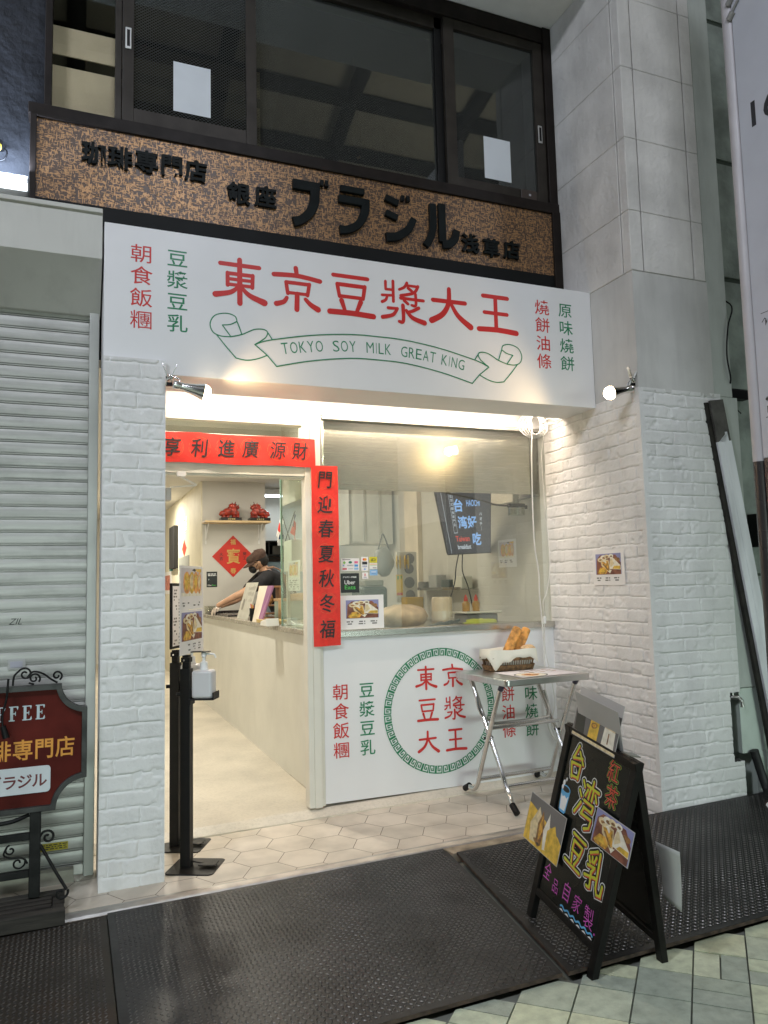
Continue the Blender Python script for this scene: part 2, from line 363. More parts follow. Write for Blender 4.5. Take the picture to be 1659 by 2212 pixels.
# hexagon tiles of the porch
g = MB(); g.add([(x, y, gz(x, y)-.0045) for x, y in ((-1.6, -.24), (2.70, -.24), (2.70, .47), (-1.6, .47))], [(0, 1, 2, 3)])
GROUT = mat('grout', (.17, .145, .11), .9, var=.1)
hx = mat('hexagon_tile', (.60, .54, .45), .42, var=.10, scale=5, bump=.0003, bscale=90)
island_tint(hx, [(.93, .93, .92), (1, 1, 1), (.97, .96, .95)])
g.m = [0]; g.mi = 1; w_, th = .2007, .516; sd = w_/3**.5
for row in range(-14, 30):
    for j in range(-24, 26):
        jj = j+(.5 if row % 2 else 0); lx, ly = (jj+.5)*w_, -row*1.5*sd-sd/2
        pts = [(lx+(sd-.0016)*math.cos(R_(90+60*k)), ly+(sd-.0016)*math.sin(R_(90+60*k))) for k in range(6)]
        P = [(1.427+math.cos(th)*x+math.sin(th)*y, .769-math.sin(th)*x+math.cos(th)*y) for x, y in pts]
        P = clip(P, -1.6, 2.692, -.166, .447)
        if len(P) > 2: g.add([(x, y, gz(x, y)) for x, y in P], [tuple(range(len(P)))])
struct(g.build('porch_floor', [GROUT, hx]))
# terrazzo floor inside
tz = mat('terrazzo', (.62, .57, .48), .40, var=.07, scale=3.2, bump=.0002, bscale=300, stain=.20, sstr=(22, 22, 22))
zt_ = lambda x, y: gz(x, y)+(.004+.028*min(1, max(0, (y-.447)/.06)))
g = MB(); ys = [.4505, .51, 2, 4.5, 9.5]
for a, b in zip(ys, ys[1:]): g.add([(x, y, zt_(x, y)) for x, y in ((-1.5, a), (3.2, a), (3.2, b), (-1.5, b))], [(0, 1, 2, 3)])
struct(g.build('shop_floor', tz))
g = MB(); g.bar((-1.5, .449, gz(-1.5, .449)+.001), (2.69, .449, gz(2.69, .449)+.001), .006, .008); o = g.build('floor_trim', mat('trim_strip', (.72, .66, .55), .4))
tag(o, 'thin pale trim strip between hexagon tiles and shop floor', 'trim')
# threshold and steel plates
g = MB()
prof = [(-.236, -.03), (-.236, -.004), (-.229, .004), (-.222, .0), (-.214, .0045), (-.206, .001), (-.198, .0045), (-.190, .001), (-.182, .0045), (-.172, .002), (-.166, .002), (-.166, -.02)]
n = len(prof); xs = (.0, 2.69)
g.add([(x, y, gz(x, y)+z) for x in xs for y, z in prof], [(i, i+1, n+i+1, n+i) for i in range(n-1)]+[tuple(range(n)), tuple(range(n, 2*n))[::-1]])
tag(g.build('threshold_strip', mat('worn_alu', (.42, .41, .39), .42, metal=.9, var=.12, scale=9)), 'ridged aluminium threshold strip along the porch edge', 'threshold')
g = MB(); g.add([], []); fr = lambda a, b, d: (a, b, gz(a, b)+d)
g.prism([(1.555, -.335), (2.60, -.345), (2.60, -.262), (1.545, -.258)], fr, -.03, .009)
tag(g.build('packing_strip', mat('worn_wood', (.30, .25, .18), .8, var=.25, scale=12, bump=.001)), 'worn tan filler strip between the chequer plate and porch tiles', 'strip')
pl = mat('chequer_steel', (.021, .0205, .0205), .44, metal=.2, spec=.4, var=.25, scale=3.5, bump=.0005, bscale=60, stain=.35, sstr=(1.5, 1.5, 1.5))
pl2 = mat('rusty_steel', (.030, .0255, .020), .5, metal=.15, spec=.3, var=.3, scale=4, bump=.0006, bscale=70, dirt=(.045, .028, .017))
plw = mat('worn_tread', (.13, .127, .122), .30, metal=.75, var=.25, scale=5, spec=.5); plb = mat('plate_edge', (.055, .036, .025), .8, var=.3, scale=30)
def plate(name, poly, zf, m, label, rot):
    """steel sheet with raised lozenges, alternately turned"""
    g = MB(); k = len(poly); A = sum(poly[i][0]*poly[(i+1) % k][1]-poly[(i+1) % k][0]*poly[i][1] for i in range(k))
    if A < 0: poly = poly[::-1]
    g.mi = 1; g.prism(poly, lambda a, b, d: (a, b, zf(a, b)+d), -.012, -.0005); g.mi = 0
    g.add([(a, b, zf(a, b)) for a, b in poly], [tuple(range(k))])
    def inside(x, y): return all((poly[(i+1) % k][0]-poly[i][0])*(y-poly[i][1])-(poly[(i+1) % k][1]-poly[i][1])*(x-poly[i][0]) > .016*math.hypot(poly[(i+1) % k][0]-poly[i][0], poly[(i+1) % k][1]-poly[i][1]) for i in range(k))
    x0, x1 = min(p[0] for p in poly), max(p[0] for p in poly); y0, y1 = min(p[1] for p in poly), max(p[1] for p in poly)
    p = .0165; c, s = math.cos(rot), math.sin(rot); L, Wd, H = .0082, .0028, .0021
    for i in range(int((x1-x0)/p)+2):
        for j in range(int((y1-y0)/p)+2):
            x, y = x0+i*p, y0+j*p
            if not inside(x, y): continue
            a = rot+(R_(45) if (i+j) % 2 else R_(-45)); ca, sa = math.cos(a), math.sin(a); pt = []
            for u, v, h in ((-L, 0, 0), (0, -Wd, 0), (L, 0, 0), (0, Wd, 0), (-L*.55, 0, H), (0, -Wd*.3, H), (L*.55, 0, H), (0, Wd*.3, H)):
                X, Y = x+u*ca-v*sa, y+u*sa+v*ca; pt.append((X, Y, zf(X, Y)+h))
            g.mi = 2; g.add(pt, [(0, 1, 5, 4), (1, 2, 6, 5), (2, 3, 7, 6), (3, 0, 4, 7), (4, 5, 6, 7)])
    o = g.build(name, [m, plb, plw]); return tag(o, label, 'steel plate', 'chequer plates laid along the shop front')
plate('steel_plate', [(-1.6, -1.34), (.142, -1.34), (.146, -.243), (-1.6, -.243)], lambda x, y: gz(x, y)-.004, pl2, 'rusty brown chequer plate before the shutter and iron sign', 0)
plate('steel_plate', [(.146, -1.34), (1.405, -1.342), (1.545, -.345), (1.55, -.243), (.150, -.243)], lambda x, y: gz(x, y)-.003+.006*(y+1.34), pl, 'large dark chequer plate in front of the shop doorway', .0)
plate('steel_plate', [(1.418, -1.355), (3.9, -1.345), (3.9, -.352), (1.562, -.352)], lambda x, y: gz(x, y)+.020*max(0, min(1, (y+1.4)/.35)), pl, 'dark chequer plate under the chalkboard by the brick pillar', .0)
# ================================================================== brick cladding (height field of painted slips)
def vnoise(x, y, s, seed):
    r = np.random.RandomState(seed); T = r.rand(64, 64); x = x/s; y = y/s; xi = np.floor(x).astype(int); yi = np.floor(y).astype(int); fx = x-xi; fy = y-yi
    fx = fx*fx*(3-2*fx); fy = fy*fy*(3-2*fy); g = lambda a, b: T[a % 64, b % 64]
    return (g(xi, yi)*(1-fx)+g(xi+1, yi)*fx)*(1-fy)+(g(xi, yi+1)*(1-fx)+g(xi+1, yi+1)*fx)*fy
def bricks(fr, a0, a1, b0, b1, m, parent, seed=0, name='brick_cladding', course=.0665, L=.207, depth=.0052, phase=0, notch=None, edge=(1, 1)):
    st = .0052; na = int((a1-a0)/st); nb = int((b1-b0)/st); A = np.linspace(a0, a1, na); B = np.linspace(b0, b1, nb); X, Y = np.meshgrid(A, B)
    wx = X+(vnoise(X, Y, .05, seed+1)-.5)*.006+(vnoise(X, Y, .014, seed+2)-.5)*.0045; wy = Y+(vnoise(X, Y, .06, seed+3)-.5)*.0065+(vnoise(X, Y, .015, seed+4)-.5)*.005
    row = np.floor((wy-b0)/course); v = (wy-b0)/course-row
    rj = np.random.RandomState(seed+9).rand(400)
    u = (wx-a0+phase)/L+np.where(row % 2 == 0, 0, .5)+(rj[(row.astype(int)) % 400]-.5)*.16; col = np.floor(u); u = u-col
    dx = np.minimum(u, 1-u)*L; dy = np.minimum(v, 1-v)*course; dd = np.minimum(dx, dy)
    sm = np.clip((dd-.0014)/.0034, 0, 1); sm = sm*sm*(3-2*sm)
    hsh = np.sin(row*12.9898+col*78.233+seed)*43758.5453; hsh = hsh-np.floor(hsh)
    chip = np.clip((vnoise(X, Y, .045, seed+6)-.60)*6, 0, 1)*np.clip((vnoise(X, Y, .02, seed+7)-.3)*2, 0, 1)
    h = -depth*(1-sm)-.0022*(hsh-.5)*sm-.0042*chip-.0016*(vnoise(X, Y, .03, seed+5)-.5)-.0010*(vnoise(X, Y, .011, seed+8)-.5)
    eb = np.ones_like(h)
    if edge[0]: eb = np.minimum(eb, np.clip((X-a0)/.008, .0, 1))
    if edge[1]: eb = np.minimum(eb, np.clip((a1-X)/.008, .0, 1))
    h = h*np.maximum(eb, .30)
    g = MB(); g.v = [fr(a, b, d) for a, b, d in zip(X.ravel().tolist(), Y.ravel().tolist(), h.ravel().tolist())]
    fs = []
    for i in range(nb-1):
        for j in range(na-1):
            if notch and A[j] > notch[0] and B[i] > notch[1] and B[i] < notch[2]: continue
            k = i*na+j; fs.append((k, k+1, k+na+1, k+na))
    g.f = fs; g.m = [0]*len(fs)
    # wrap the rim back into the wall
    rim = [j for j in range(na)]+[i*na+na-1 for i in range(1, nb)]+[(nb-1)*na+j for j in range(na-2, -1, -1)]+[i*na for i in range(nb-2, 0, -1)]
    o = len(g.v); pts = [(X.ravel()[k], Y.ravel()[k]) for k in rim]; g.v += [fr(a, b, -.028) for a, b in pts]; n = len(rim)
    sk = [(rim[i], o+i, o+(i+1) % n, rim[(i+1) % n]) for i in range(n)]
    if notch: sk = [f for f in sk if not (X.ravel()[f[0]] > notch[0] and notch[1] < Y.ravel()[f[0]] < notch[2])]
    g.f += sk; g.m += [0]*n; g.m = g.m[:len(g.f)]
    return g.build(name, m, parent, smooth=55)
BRK = mat('painted_brick', (.79, .785, .775), .6, var=.03, scale=4, bump=.0012, bscale=110, stain=.13, sstr=(3, 3, 1))
t = thing('brick_pillar', 'narrow white painted brick pillar left of the shop doorway', 'pillar', (.25, .1, 0))
bricks(front(-.022), .124, .381, -.012, 2.203, BRK, t, 3, phase=.06)
MB().box(.126, .379, -.018, .26, -.02, 2.20).build('core', WHITE, t)
t = thing('brick_pillar', 'broad corner pillar with white brick below and rough stone above', 'pillar', (2.97, .1, 0))
bricks(front(YP), XR, 3.243, .028, 2.181, BRK, t, 11, notch=(3.172, .25, .60))
bricks(side(XR), -.515, .349, -.02, 2.178, BRK, t, 23, phase=.03)
# core with the corner cut back round the tap
MB().box(XR+.012, 3.168, YP+.012, .60, 0, 2.165).box(3.168, 3.24, YP+.012, .6, 0, .24).box(3.168, 3.24, YP+.012, .6, .605, 2.165).build('core', WHITE, t)
MB().box(XR+.001, 3.20, YP+.001, .60, 2.165, 2.80).build('plaster_band', PLAST, t)
STN = mat('split_stone', (.74, .72, .69), .85, var=.08, scale=3, bump=.006, bscale=34, stain=.14)
g = MB(); zs = [2.802, 3.13, 3.532, 3.932, 4.34, 4.75, 5.2]
for z0, z1 in zip(zs, zs[1:]):
    e = .0006
    for x0, x1 in ((XR-.002, 2.768), (2.776, 3.109), (3.117, 3.192)): g.box(x0, x1, YP-.002, YP+.05, z0+e, z1-e)
    for y0, y1 in ((YP+.05, -.287), (-.280, .58)): g.box(XR-.002, XR+.05, y0, y1, z0+e, z1-e)
g.build('stone_cladding', STN, t, bevel=.003, seg=1)
MB().box(XR+.012, 3.19, YP+.012, .58, 2.80, 5.2).build('stone_backing', mat('dark_joint', (.17, .16, .145), .9), t)
# ================================================================== neighbour on the right
MINTW = mat('mint_plaster', (.52, .555, .52), .75, var=.06, scale=3, bump=.0008, bscale=70, stain=.2)
t = thing('side_pier', 'smooth pale green plaster pier beside the stone pillar', 'pier', (3.27, .2, 0))
MB().box(3.197, 3.335, YP+.004, .5, 2.17, 5.2).box(3.246, 3.37, YP+.006, .5, .62, 2.17).build('pier', MINTW, t, bevel=.003)
MB().box(3.246, 3.40, YP+.012, .5, .285, .617).box(3.335, 3.41, YP+.012, .5, .05, .285).build('lower_panel', mat('mint_panel', (.60, .68, .62), .55, var=.04), t, bevel=.002)
ROUGH = mat('rough_render', (.30, .34, .31), .95, var=.16, scale=6, bump=.006, bscale=36)
t = thing('neighbour_wall', 'rough grey green rendered wall behind the arcade signboard', 'wall', (5, .1, 0))
g = MB()
for z0, z1 in ((-.05, 1.20), (1.215, 2.245), (2.27, 2.90), (2.93, 3.62), (3.65, 4.5), (4.53, 6)): g.box(3.338, 9, -.20, .6, z0, z1)
g.build('wall', ROUGH, t); MB().box(3.33, 9, -.19, .6, -.05, 6).build('joint_backing', mat('dark_green_joint', (.06, .075, .06), .9), t)
t = thing('meter_box', 'small black box fixed to the rough green wall', 'box', (3.57, -.2, 1.4))
MB().box(3.535, 3.66, -.27, -.202, 1.36, 1.545).build('case', BLKPL, t, bevel=.006)
MB().box(3.55, 3.64, -.275, -.268, 1.48, 1.53).build('window', mat('dull_glass', (.08, .1, .09), .2), t)
pts = spl([(3.44, -.215, 2.93), (3.40, -.225, 2.80), (3.357, -.36, 2.68), (3.318, -.362, 2.56), (3.296, -.362, 2.40), (3.312, -.362, 2.27), (3.36, -.30, 2.235), (3.44, -.24, 2.225)], 6)
tag(MB().tube(pts, .0042, 8).build('wall_cable', BLKPL, smooth=60), 'black cable looping down the green pier edge', 'cable')
t = thing('junction_box', 'black cable junction on the green wall near the signboard', 'box', (3.45, -.22, 2.22))
MB().box(3.40, 3.56, -.26, -.203, 2.195, 2.25).build('case', BLKPL, t, bevel=.008); MB().tube([(3.44, -.235, 2.2), (3.47, -.23, 2.15), (3.52, -.225, 2.12)], .003, 6).build('lead', BLKPL, t)
# leaning boards
t = thing('leaning_board', 'long white painted board with bare dark top leaning on the pier', 'board', (3.46, -.40, .06))
WB = mat('scuffed_white_board', (.80, .81, .84), .6, var=.10, scale=9, bump=.0006, bscale=50, stretch=(1, 1, .25))
def lean(x): return lambda s, wd: None
dirv = Vector((3.175-3.47, .045, 2.14-.06)); Ln = dirv.length; dv = dirv.normalized(); wv = Vector((1, 0, 0)); wv = (wv-dv*wv.dot(dv)).normalized()
fb = frame((3.44, -.40, .055), wv, dv)
MB().fbox(fb, 0, .098, 0, 1.875, 0, .016).fbox(fb, .038, .056, 0, 1.87, .016, .0185).prism([(.004, 1.874), (.03, 1.874), (.034, 1.895), (.052, 1.895), (.054, 1.874), (.056, 1.874), (.062, 1.925), (.078, 1.925), (.08, 1.874)], fb, .013, .0166).build('board', WB, t, bevel=.001, seg=1)
MB().fbox(fb, .002, .096, 1.872, Ln, .0, .0145).build('bare_end', mat('dark_board', (.10, .095, .085), .7, var=.15, scale=20), t, bevel=.001, seg=1)
fb2 = frame((3.415, -.378, .055), wv, dv)
tag(MB().fbox(fb2, 0, .03, 0, Ln-.01, 0, .02).build('batten', mat('black_board', (.02, .017, .013), .75, var=.3, scale=14), bevel=.001, seg=1), 'thin dark batten leaning directly behind the white board', 'batten')
# tap
t = thing('water_tap', 'metal tap on a grey standpipe in the pillar corner', 'tap', (3.185, -.30, .25))
PIPE = mat('grey_pipe', (.20, .20, .19), .6, var=.15, scale=12)
MB().tube([(3.185, -.312, .24), (3.185, -.312, .585)], .014, 12).build('standpipe', PIPE, t, smooth=50)
MB().tube(spl([(3.185, -.315, .568), (3.205, -.335, .575), (3.225, -.35, .572), (3.236, -.36, .555), (3.239, -.362, .525)], 5), [.011]*15+[.012, .009, .009, .009, .009, .009][:6], 10).build('spout', ALU, t, smooth=50)
MB().tube([(3.205, -.335, .575), (3.205, -.335, .602)], .005, 8).box(3.188, 3.222, -.339, -.331, .60, .607).build('handle', ALU, t, bevel=.001)
MB().box(3.172, 3.236, -.335, -.28, .235, .262).build('drain_cup', mat('dark_rubber', (.035, .035, .035), .7), t, bevel=.01)
t = thing('drain_pipes', 'dark bent drain pipes on the ground beside the pillar', 'pipes', (3.33, -.42, .06))
g = MB(); g.tube(spl([(3.30, -.36, .30), (3.33, -.37, .18), (3.33, -.40, .10), (3.27, -.46, .075)], 5), .022, 12); g.build('elbow', mat('black_pipe', (.018, .018, .018), .55), t, smooth=50)
g = MB(); g.tube(spl([(3.44, -.40, .17), (3.40, -.45, .15), (3.33, -.50, .11), (3.30, -.55, .075)], 5), .026, 12); g.build('hose', mat('grey_hose', (.045, .05, .055), .6), t, smooth=50)
MB().box(3.30, 3.50, -.46, -.36, .05, .09).build('base', mat('dark_rubber', (.035, .035, .035), .7), t, bevel=.01)
g = MB(); rnd = random.Random(5); g.ell((3.20, -.53, .075), (.030, .022, .022), 9, 6, wob=.35, seed=2).ell((3.225, -.54, .07), (.02, .018, .015), 8, 5, wob=.4, seed=4)
tag(g.build('crumpled_tissue', PAPER), 'crumpled white tissue dropped by the drain pipes', 'litter')
# arcade signboard
t = thing('signboard', 'tall white arcade map signboard on a round post', 'signboard', (2.757, -1.0, 0))
PW = mat('post_white', (.52, .50, .52), .4, var=.03); PD = mat('post_dark', (.06, .055, .055), .28, metal=.3, var=.08)
MB().tube([(2.757, -1, 1.69), (2.757, -1, 4.6)], .027, 20).build('post', PW, t, smooth=50)
MB().tube([(2.757, -1, .03), (2.757, -1, 1.69)], .0272, 20).build('post_foot', PD, t, smooth=50)
SGW = mat('sign_panel', (.55, .57, .63), .35, var=.02)
fs_ = frame((2.745, -1.0, 0), (0, -1, 0), (0, 0, 1))
MB().fbox(fs_, .030, .85, 1.70, 4.6, -.03, 0).build('panel', SGW, t, bevel=.002)
MB().fbox(fs_, .031, .85, .35, 1.70, -.03, -.001).build('lower_panel', PD, t, bevel=.002)
INKS = mat('sign_ink', (.035, .035, .04), .5); g = MB(); put(g, '16', fs_, .168, 3.213, .145, .118, .012); g.build('number', INKS, t); g = MB(); put(g, '↑', fs_, .092, 2.283, .05, .05, .0); g.fbox(fs_, .07, .55, 2.322, 2.3245, .0005, .0008).build('arrow', INKS, t); g = MB()
g.fbox(fs_, .06, .6, 1.87, 1.873, .0005, .0008); put(g, '1', fs_, .073, 1.905, .008, .03); g.sheet([(.062, 1.95), (.074, 1.962), (.074, 1.955), (.09, 1.955), (.09, 1.945), (.074, 1.945), (.074, 1.938)], fs_, .0006)
g.build('lettering', INKS, t)
for b in (3.70, 3.77): g = MB(); g.tube([fs_(.0+.03*i, b+.0+.028*i+.0, .006) for i in range(1, 8)], .006, 8).tube([fs_(.02, b+.012, .008), fs_(.045, b+.032, .008)], .014, 8); g.build('cord', mat('grey_cord', (.30, .30, .29), .8, bump=.002, bscale=200), t, smooth=60)
# ================================================================== neighbour on the left: shutter, box, dark wall, tube lamp
SHUT = mat('shutter_metal', (.50, .50, .475), .45, metal=.25, var=.06, scale=6, stretch=(.5, 3, 14), bump=.0012, bscale=3, stain=.28, sstr=(1.2, 1, 2.2))
RAIL2 = mat('plate_paint', (.46, .46, .45), .5)
t = thing('roller_shutter', 'closed grey metal roller shutter behind the iron coffee sign', 'shutter', (-.4, .25, 0))
pitch, z0 = .0567, .045; prof = []
for i in range(43):
    z = z0+i*pitch; prof += [(.254, z), (.254, z+.003), (.2425, z+.0035), (.2415, z+.0075), (.2425, z+.0085), (.250, z+.009), (.250, z+.0115), (.2418, z+.012), (.2400, z+.018), (.2396, z+.040), (.2410, z+.052), (.2425, z+pitch-.0006), (.254, z+pitch-.0004)]
n = len(prof); g = MB(); g.add([(x, y, z) for x in (-1.6, .076) for y, z in prof], [(i, i+1, n+i+1, n+i) for i in range(n-1)]); g.build('slat_curtain', SHUT, t, smooth=25)
RAIL = mat('rail_metal', (.50, .51, .48), .45, metal=.3, var=.06, scale=4)
MB().box(.073, .114, .205, .30, .0, 2.50).build('guide_rail', RAIL, t, bevel=.003)
MB().box(-1.6, .074, .232, .262, .004, .047).build('bottom_bar', ALU, t, bevel=.002)
MB().fbox(front(.2385), -.235, -.165, .88, .925, 0, .004).build('pull_plate', RAIL2, t, bevel=.002); MB().fbox(front(.2345), -.225, -.177, .889, .915, 0, .002).build('pull_recess', mat('recess_lilac', (.45, .45, .52), .5), t, bevel=.004)
g = MB(); put(g, 'ZIL', front(.2395), -.205, 1.083, .05, .026, .0, shear=.35); g.build('lettering', INK, t)
BOXW = mat('box_paint', (.60, .60, .55), .5, var=.04, scale=2, stain=.15)
pf = [(.02, 2.645), (.02, 2.845), (.008, 2.848), (.008, 2.868), (.27, 2.868), (.27, 2.452), (.215, 2.452)]; n = len(pf)
tag(MB().add([(x, y, z) for x in (-1.6, .117) for y, z in pf], [tuple(range(n)), tuple(range(n, 2*n))[::-1]]+[(i, n+i, n+(i+1) % n, (i+1) % n) for i in range(n)]).build('shutter_box', BOXW, bevel=.002), 'pale grey shutter housing above the roller shutter', 'shutter box')
t = thing('caution_label', 'yellow caution sticker low on the roller shutter', 'sticker', (-.04, .24, .135))
MB().fbox(front(.2385), -.10, .012, .116, .147, 0, .0012).build('label', mat('caution_yellow', (.55, .45, .02), .5), t)
g = MB(); rnd = random.Random(1)
for r in range(3):
    x = -.095
    while x < .0: l = rnd.uniform(.006, .02); g.fbox(front(.2385), x, x+l, .122+r*.008, .126+r*.008, .0013, .0016); x += l+.005
g.build('print', INK, t)
DW = mat('dark_render', (.016, .017, .021), .9, var=.15, scale=5, bump=.012, bscale=20)
t = thing('upper_wall', 'rough dark rendered wall above the shutter housing', 'wall', (-1, .4, 4))
MB().box(-3.2, -.191, .33, .7, 2.87, 6).box(-.191, -.136, .33, .7, 3.40, 6).build('wall', DW, t)
t = thing('tube_lamp', 'lit white fluorescent tube lamp on the dark wall', 'lamp', (-.6, .35, 3.05))
MB().box(-1.5, -.195, .268, .328, 3.02, 3.095).build('housing', WHITE, t, bevel=.004)
MB().tube([(-1.48, .245, 3.035), (-.2, .245, 3.035)], .012, 12).build('tube', emis('tube_white', (.80, .90, 1), 14), t, smooth=50)
tl = area('tube_lamp_light', (-.85, .21, 3.02), (R_(-100), 0, 0), 1.2, .03, 2.5, (.70, .82, 1))
tl = area('tube_lamp_light', (-.75, .22, 3.11), (R_(150), 0, 0), 1.1, .03, 22, (.62, .76, 1))
t = thing('wall_spotlight', 'small dark spotlight with cable above the tube lamp', 'lamp', (-.31, .4, 3.22))
MB().tube([(-.315, .33, 3.24), (-.315, .25, 3.22)], .018, 12).build('head', BLKPL, t, smooth=50); MB().tube(spl([(-.30, .31, 3.23), (-.285, .29, 3.20), (-.30, .29, 3.165), (-.33, .30, 3.16)], 5), .004, 8).build('cable', BLKPL, t, smooth=60)
MB().ell((-.317, .245, 3.20), (.014, .014, .02), 12, 8).build('bulb', mat('amber_glass', (.5, .35, .04), .15), t, smooth=80)
# ================================================================== upper storey
t = thing('upper_window', 'wide dark framed first floor window above the wooden sign', 'window', (1.2, YU, 3.9))
F = front(YU)
g = MB(); g.fbox(F, -.20, 2.690, 3.388, 3.442, -.09, .02); g.build('sill_beam', DARK, t, bevel=.003)
g = MB(); g.fbox(F, -.135, -.103, 3.443, 4.57, -.08, .008); g.fbox(F, 2.632, 2.689, 3.443, 4.57, -.09, .012); g.fbox(F, -.103, 2.632, 4.47, 4.57, -.08, .004)
g.build('outer_frame', DARK, t, bevel=.003)
DK2 = mat('bronze_frame', (.040, .034, .028), .42, metal=.1, spec=.2, var=.1, scale=10)
g = MB(); g.fbox(F, .176, .205, 3.443, 4.47, -.075, -.02); g.build('mullion', DK2, t, bevel=.002)
def sash(a0, a1, b0, b1, s, d, bot):
    g = MB(); g.fbox(F, a0, a0+s, b0, b1, d-.03, d); g.fbox(F, a1-s, a1, b0, b1, d-.03, d); g.fbox(F, a0+s, a1-s, b0, b0+bot, d-.03, d-.001); g.fbox(F, a0+s, a1-s, b1-.06, b1, d-.03, d-.001); return g.build('sash', DK2, t, bevel=.002)
s1 = sash(.207, .864, 3.443, 4.468, .054, -.004, .082)
s2 = sash(1.960, 2.630, 3.443, 4.468, .066, -.004, .064)
MB().fbox(F, 1.912, 1.958, 3.443, 4.47, -.09, -.03).build('meeting_post', BLACK, t, bevel=.002)
MB().fbox(F, .862, 1.960, 3.443, 3.452, -.08, -.03).fbox(F, .862, 1.96, 4.40, 4.47, -.08, -.03).build('fixed_frame', DK2, t)
MB().fbox(F, -.103, .176, 3.445, 4.47, -.052, -.048).build('pane', glass('clear_pane', (.95, .96, .95), .05), t)
MB().fbox(F, .261, .81, 3.523, 4.41, -.022, -.018).build('pane', glass('wired_pane', (.28, .28, .26), .05, wire=26), s1)
MB().fbox(F, .864, 1.912, 3.452, 4.40, -.055, -.051).build('pane', glass('wired_pane2', (.55, .55, .52), .085, wire=26), t)
MB().fbox(F, 2.026, 2.564, 3.505, 4.41, -.022, -.018).build('pane', glass('wired_pane3', (.45, .47, .47), .07, wire=26), s2)
for s, x in ((s1, .234), (s2, 2.591)):
    MB().fbox(F, x-.014, x+.014, 3.82, 3.93, -.003, .002).build('pull', ALU, s, bevel=.002); MB().fbox(F, x-.007, x+.007, 3.832, 3.918, .0021, .003).build('pull_recess', BLACK, s)
MB().fbox(F, 2.436, 2.542, 3.442, 3.504, .0, .006).build('maker_plate', mat('brown_plate', (.05, .035, .028), .4), s2, bevel=.002)
MB().fbox(F, 2.488, 2.502, 3.468, 3.480, .0062, .0068).build('badge', mat('badge', (.45, .45, .5), .4), s2)
for i, (x0, x1, z0, z1, l) in enumerate(((.448, .631, 3.56, 3.82, 'blank white sheet taped in the left upper sash'), (2.206, 2.385, 3.54, 3.795, 'blank white sheet taped in the right upper sash'))):
    tag(MB().fbox(F, x0, x1, z0, z1, -.016, -.0155).build('paper_notice', mat('window_paper', (.72, .76, .80), .7, var=.02)), l, 'notice')
# room behind the window
t = thing('upper_room', 'dim room seen through the upper window', 'room', (1.2, 2, 3.4))
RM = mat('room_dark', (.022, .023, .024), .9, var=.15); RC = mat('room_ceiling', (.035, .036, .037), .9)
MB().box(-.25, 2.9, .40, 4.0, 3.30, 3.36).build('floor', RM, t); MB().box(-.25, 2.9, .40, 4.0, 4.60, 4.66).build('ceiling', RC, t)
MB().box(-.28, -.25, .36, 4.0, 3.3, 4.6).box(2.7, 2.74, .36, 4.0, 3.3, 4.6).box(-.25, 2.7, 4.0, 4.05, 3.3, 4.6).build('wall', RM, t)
CRB = mat('cream_blind', (.70, .58, .40), .8, var=.06, scale=4)
g = MB(); g.box(-.125, .90, .345, .352, 3.40, 3.712).box(-.125, .90, .345, .352, 3.770, 3.915); tag(g.build('window_screen', CRB), 'cream panel screen behind the leftmost upper pane', 'screen')
area('screen_fill_light', (.10, .332, 3.43), (R_(168), 0, 0), .6, .02, 2.2, (1, .80, .54))  # added light without a lamp, brightening the cream screen
for i, (x, y, z) in enumerate(((.68, .95, 4.05), (1.12, 1.0, 4.02), (1.72, 1.05, 3.98))):
    b = thing('pendant_bulb', ['clear bulb hanging behind the paper of the left sash', 'clear bulb hanging behind the middle fixed pane', 'clear bulb hanging near the dark meeting post'][i], 'bulb', (x, y, z), group='bulbs hanging in the upper room')
    MB().tube([(x, y, z+.03), (x, y, 4.60)], .003, 6).build('cord', BLKPL, b); MB().lathe([(.008, .0), (.012, .01), (.011, .04)], (x, y, z+.0), 12).build('socket', mat('brass', (.35, .24, .08), .3, metal=1), b, smooth=50)
    MB().lathe([(.002, -.075), (.022, -.065), (.032, -.045), (.026, -.02), (.012, .0)], (x, y, z), 16).build('envelope', glass('bulb_glass', (.9, .9, .85), .15), b, smooth=80)
b = thing('ceiling_spot', 'black ceiling spotlight behind the fixed upper pane', 'lamp', (1.6, .9, 4.2)); MB().lathe([(.045, 0), (.05, -.10), (.038, -.17)], (1.66, .95, 4.12), 16).build('head', BLACK, b, smooth=50); MB().tube([(1.66, .95, 4.1), (1.66, .95, 4.6)], .008, 8).build('stem', BLACK, b)
b = thing('room_column', 'dark slim column inside the upper room', 'column', (1.05, .8, 3.4)); MB().lathe([(.03, 0), (.028, .55), (.05, .68), (.075, .8), (.075, .86)], (1.05, .8, 3.37), 14).build('shaft', BLACK, b, smooth=50); MB().ell((1.16, .75, 3.42), (.13, .1, .10), 14, 8).build('plant_mass', mat('dark_leaves', (.02, .03, .02), .8), b)
b = thing('easel', 'small pale folding stand inside the upper window', 'stand', (.98, .55, 3.37)); MB().bar((.935, .55, 3.37), (.985, .57, 3.53), .012, .012).bar((1.03, .55, 3.37), (.985, .57, 3.53), .012, .012).build('legs', mat('pale_blue_metal', (.35, .5, .55), .5), b)
# white soffit above
t = thing('eaves_soffit', 'flat white soffit above the upper window', 'soffit', (1.2, -.1, 4.57)); MB().box(-3.2, 2.688, -.36, .60, 4.572, 4.75).build('soffit', mat('soffit_white', (.82, .81, .76), .7, var=.03), t)
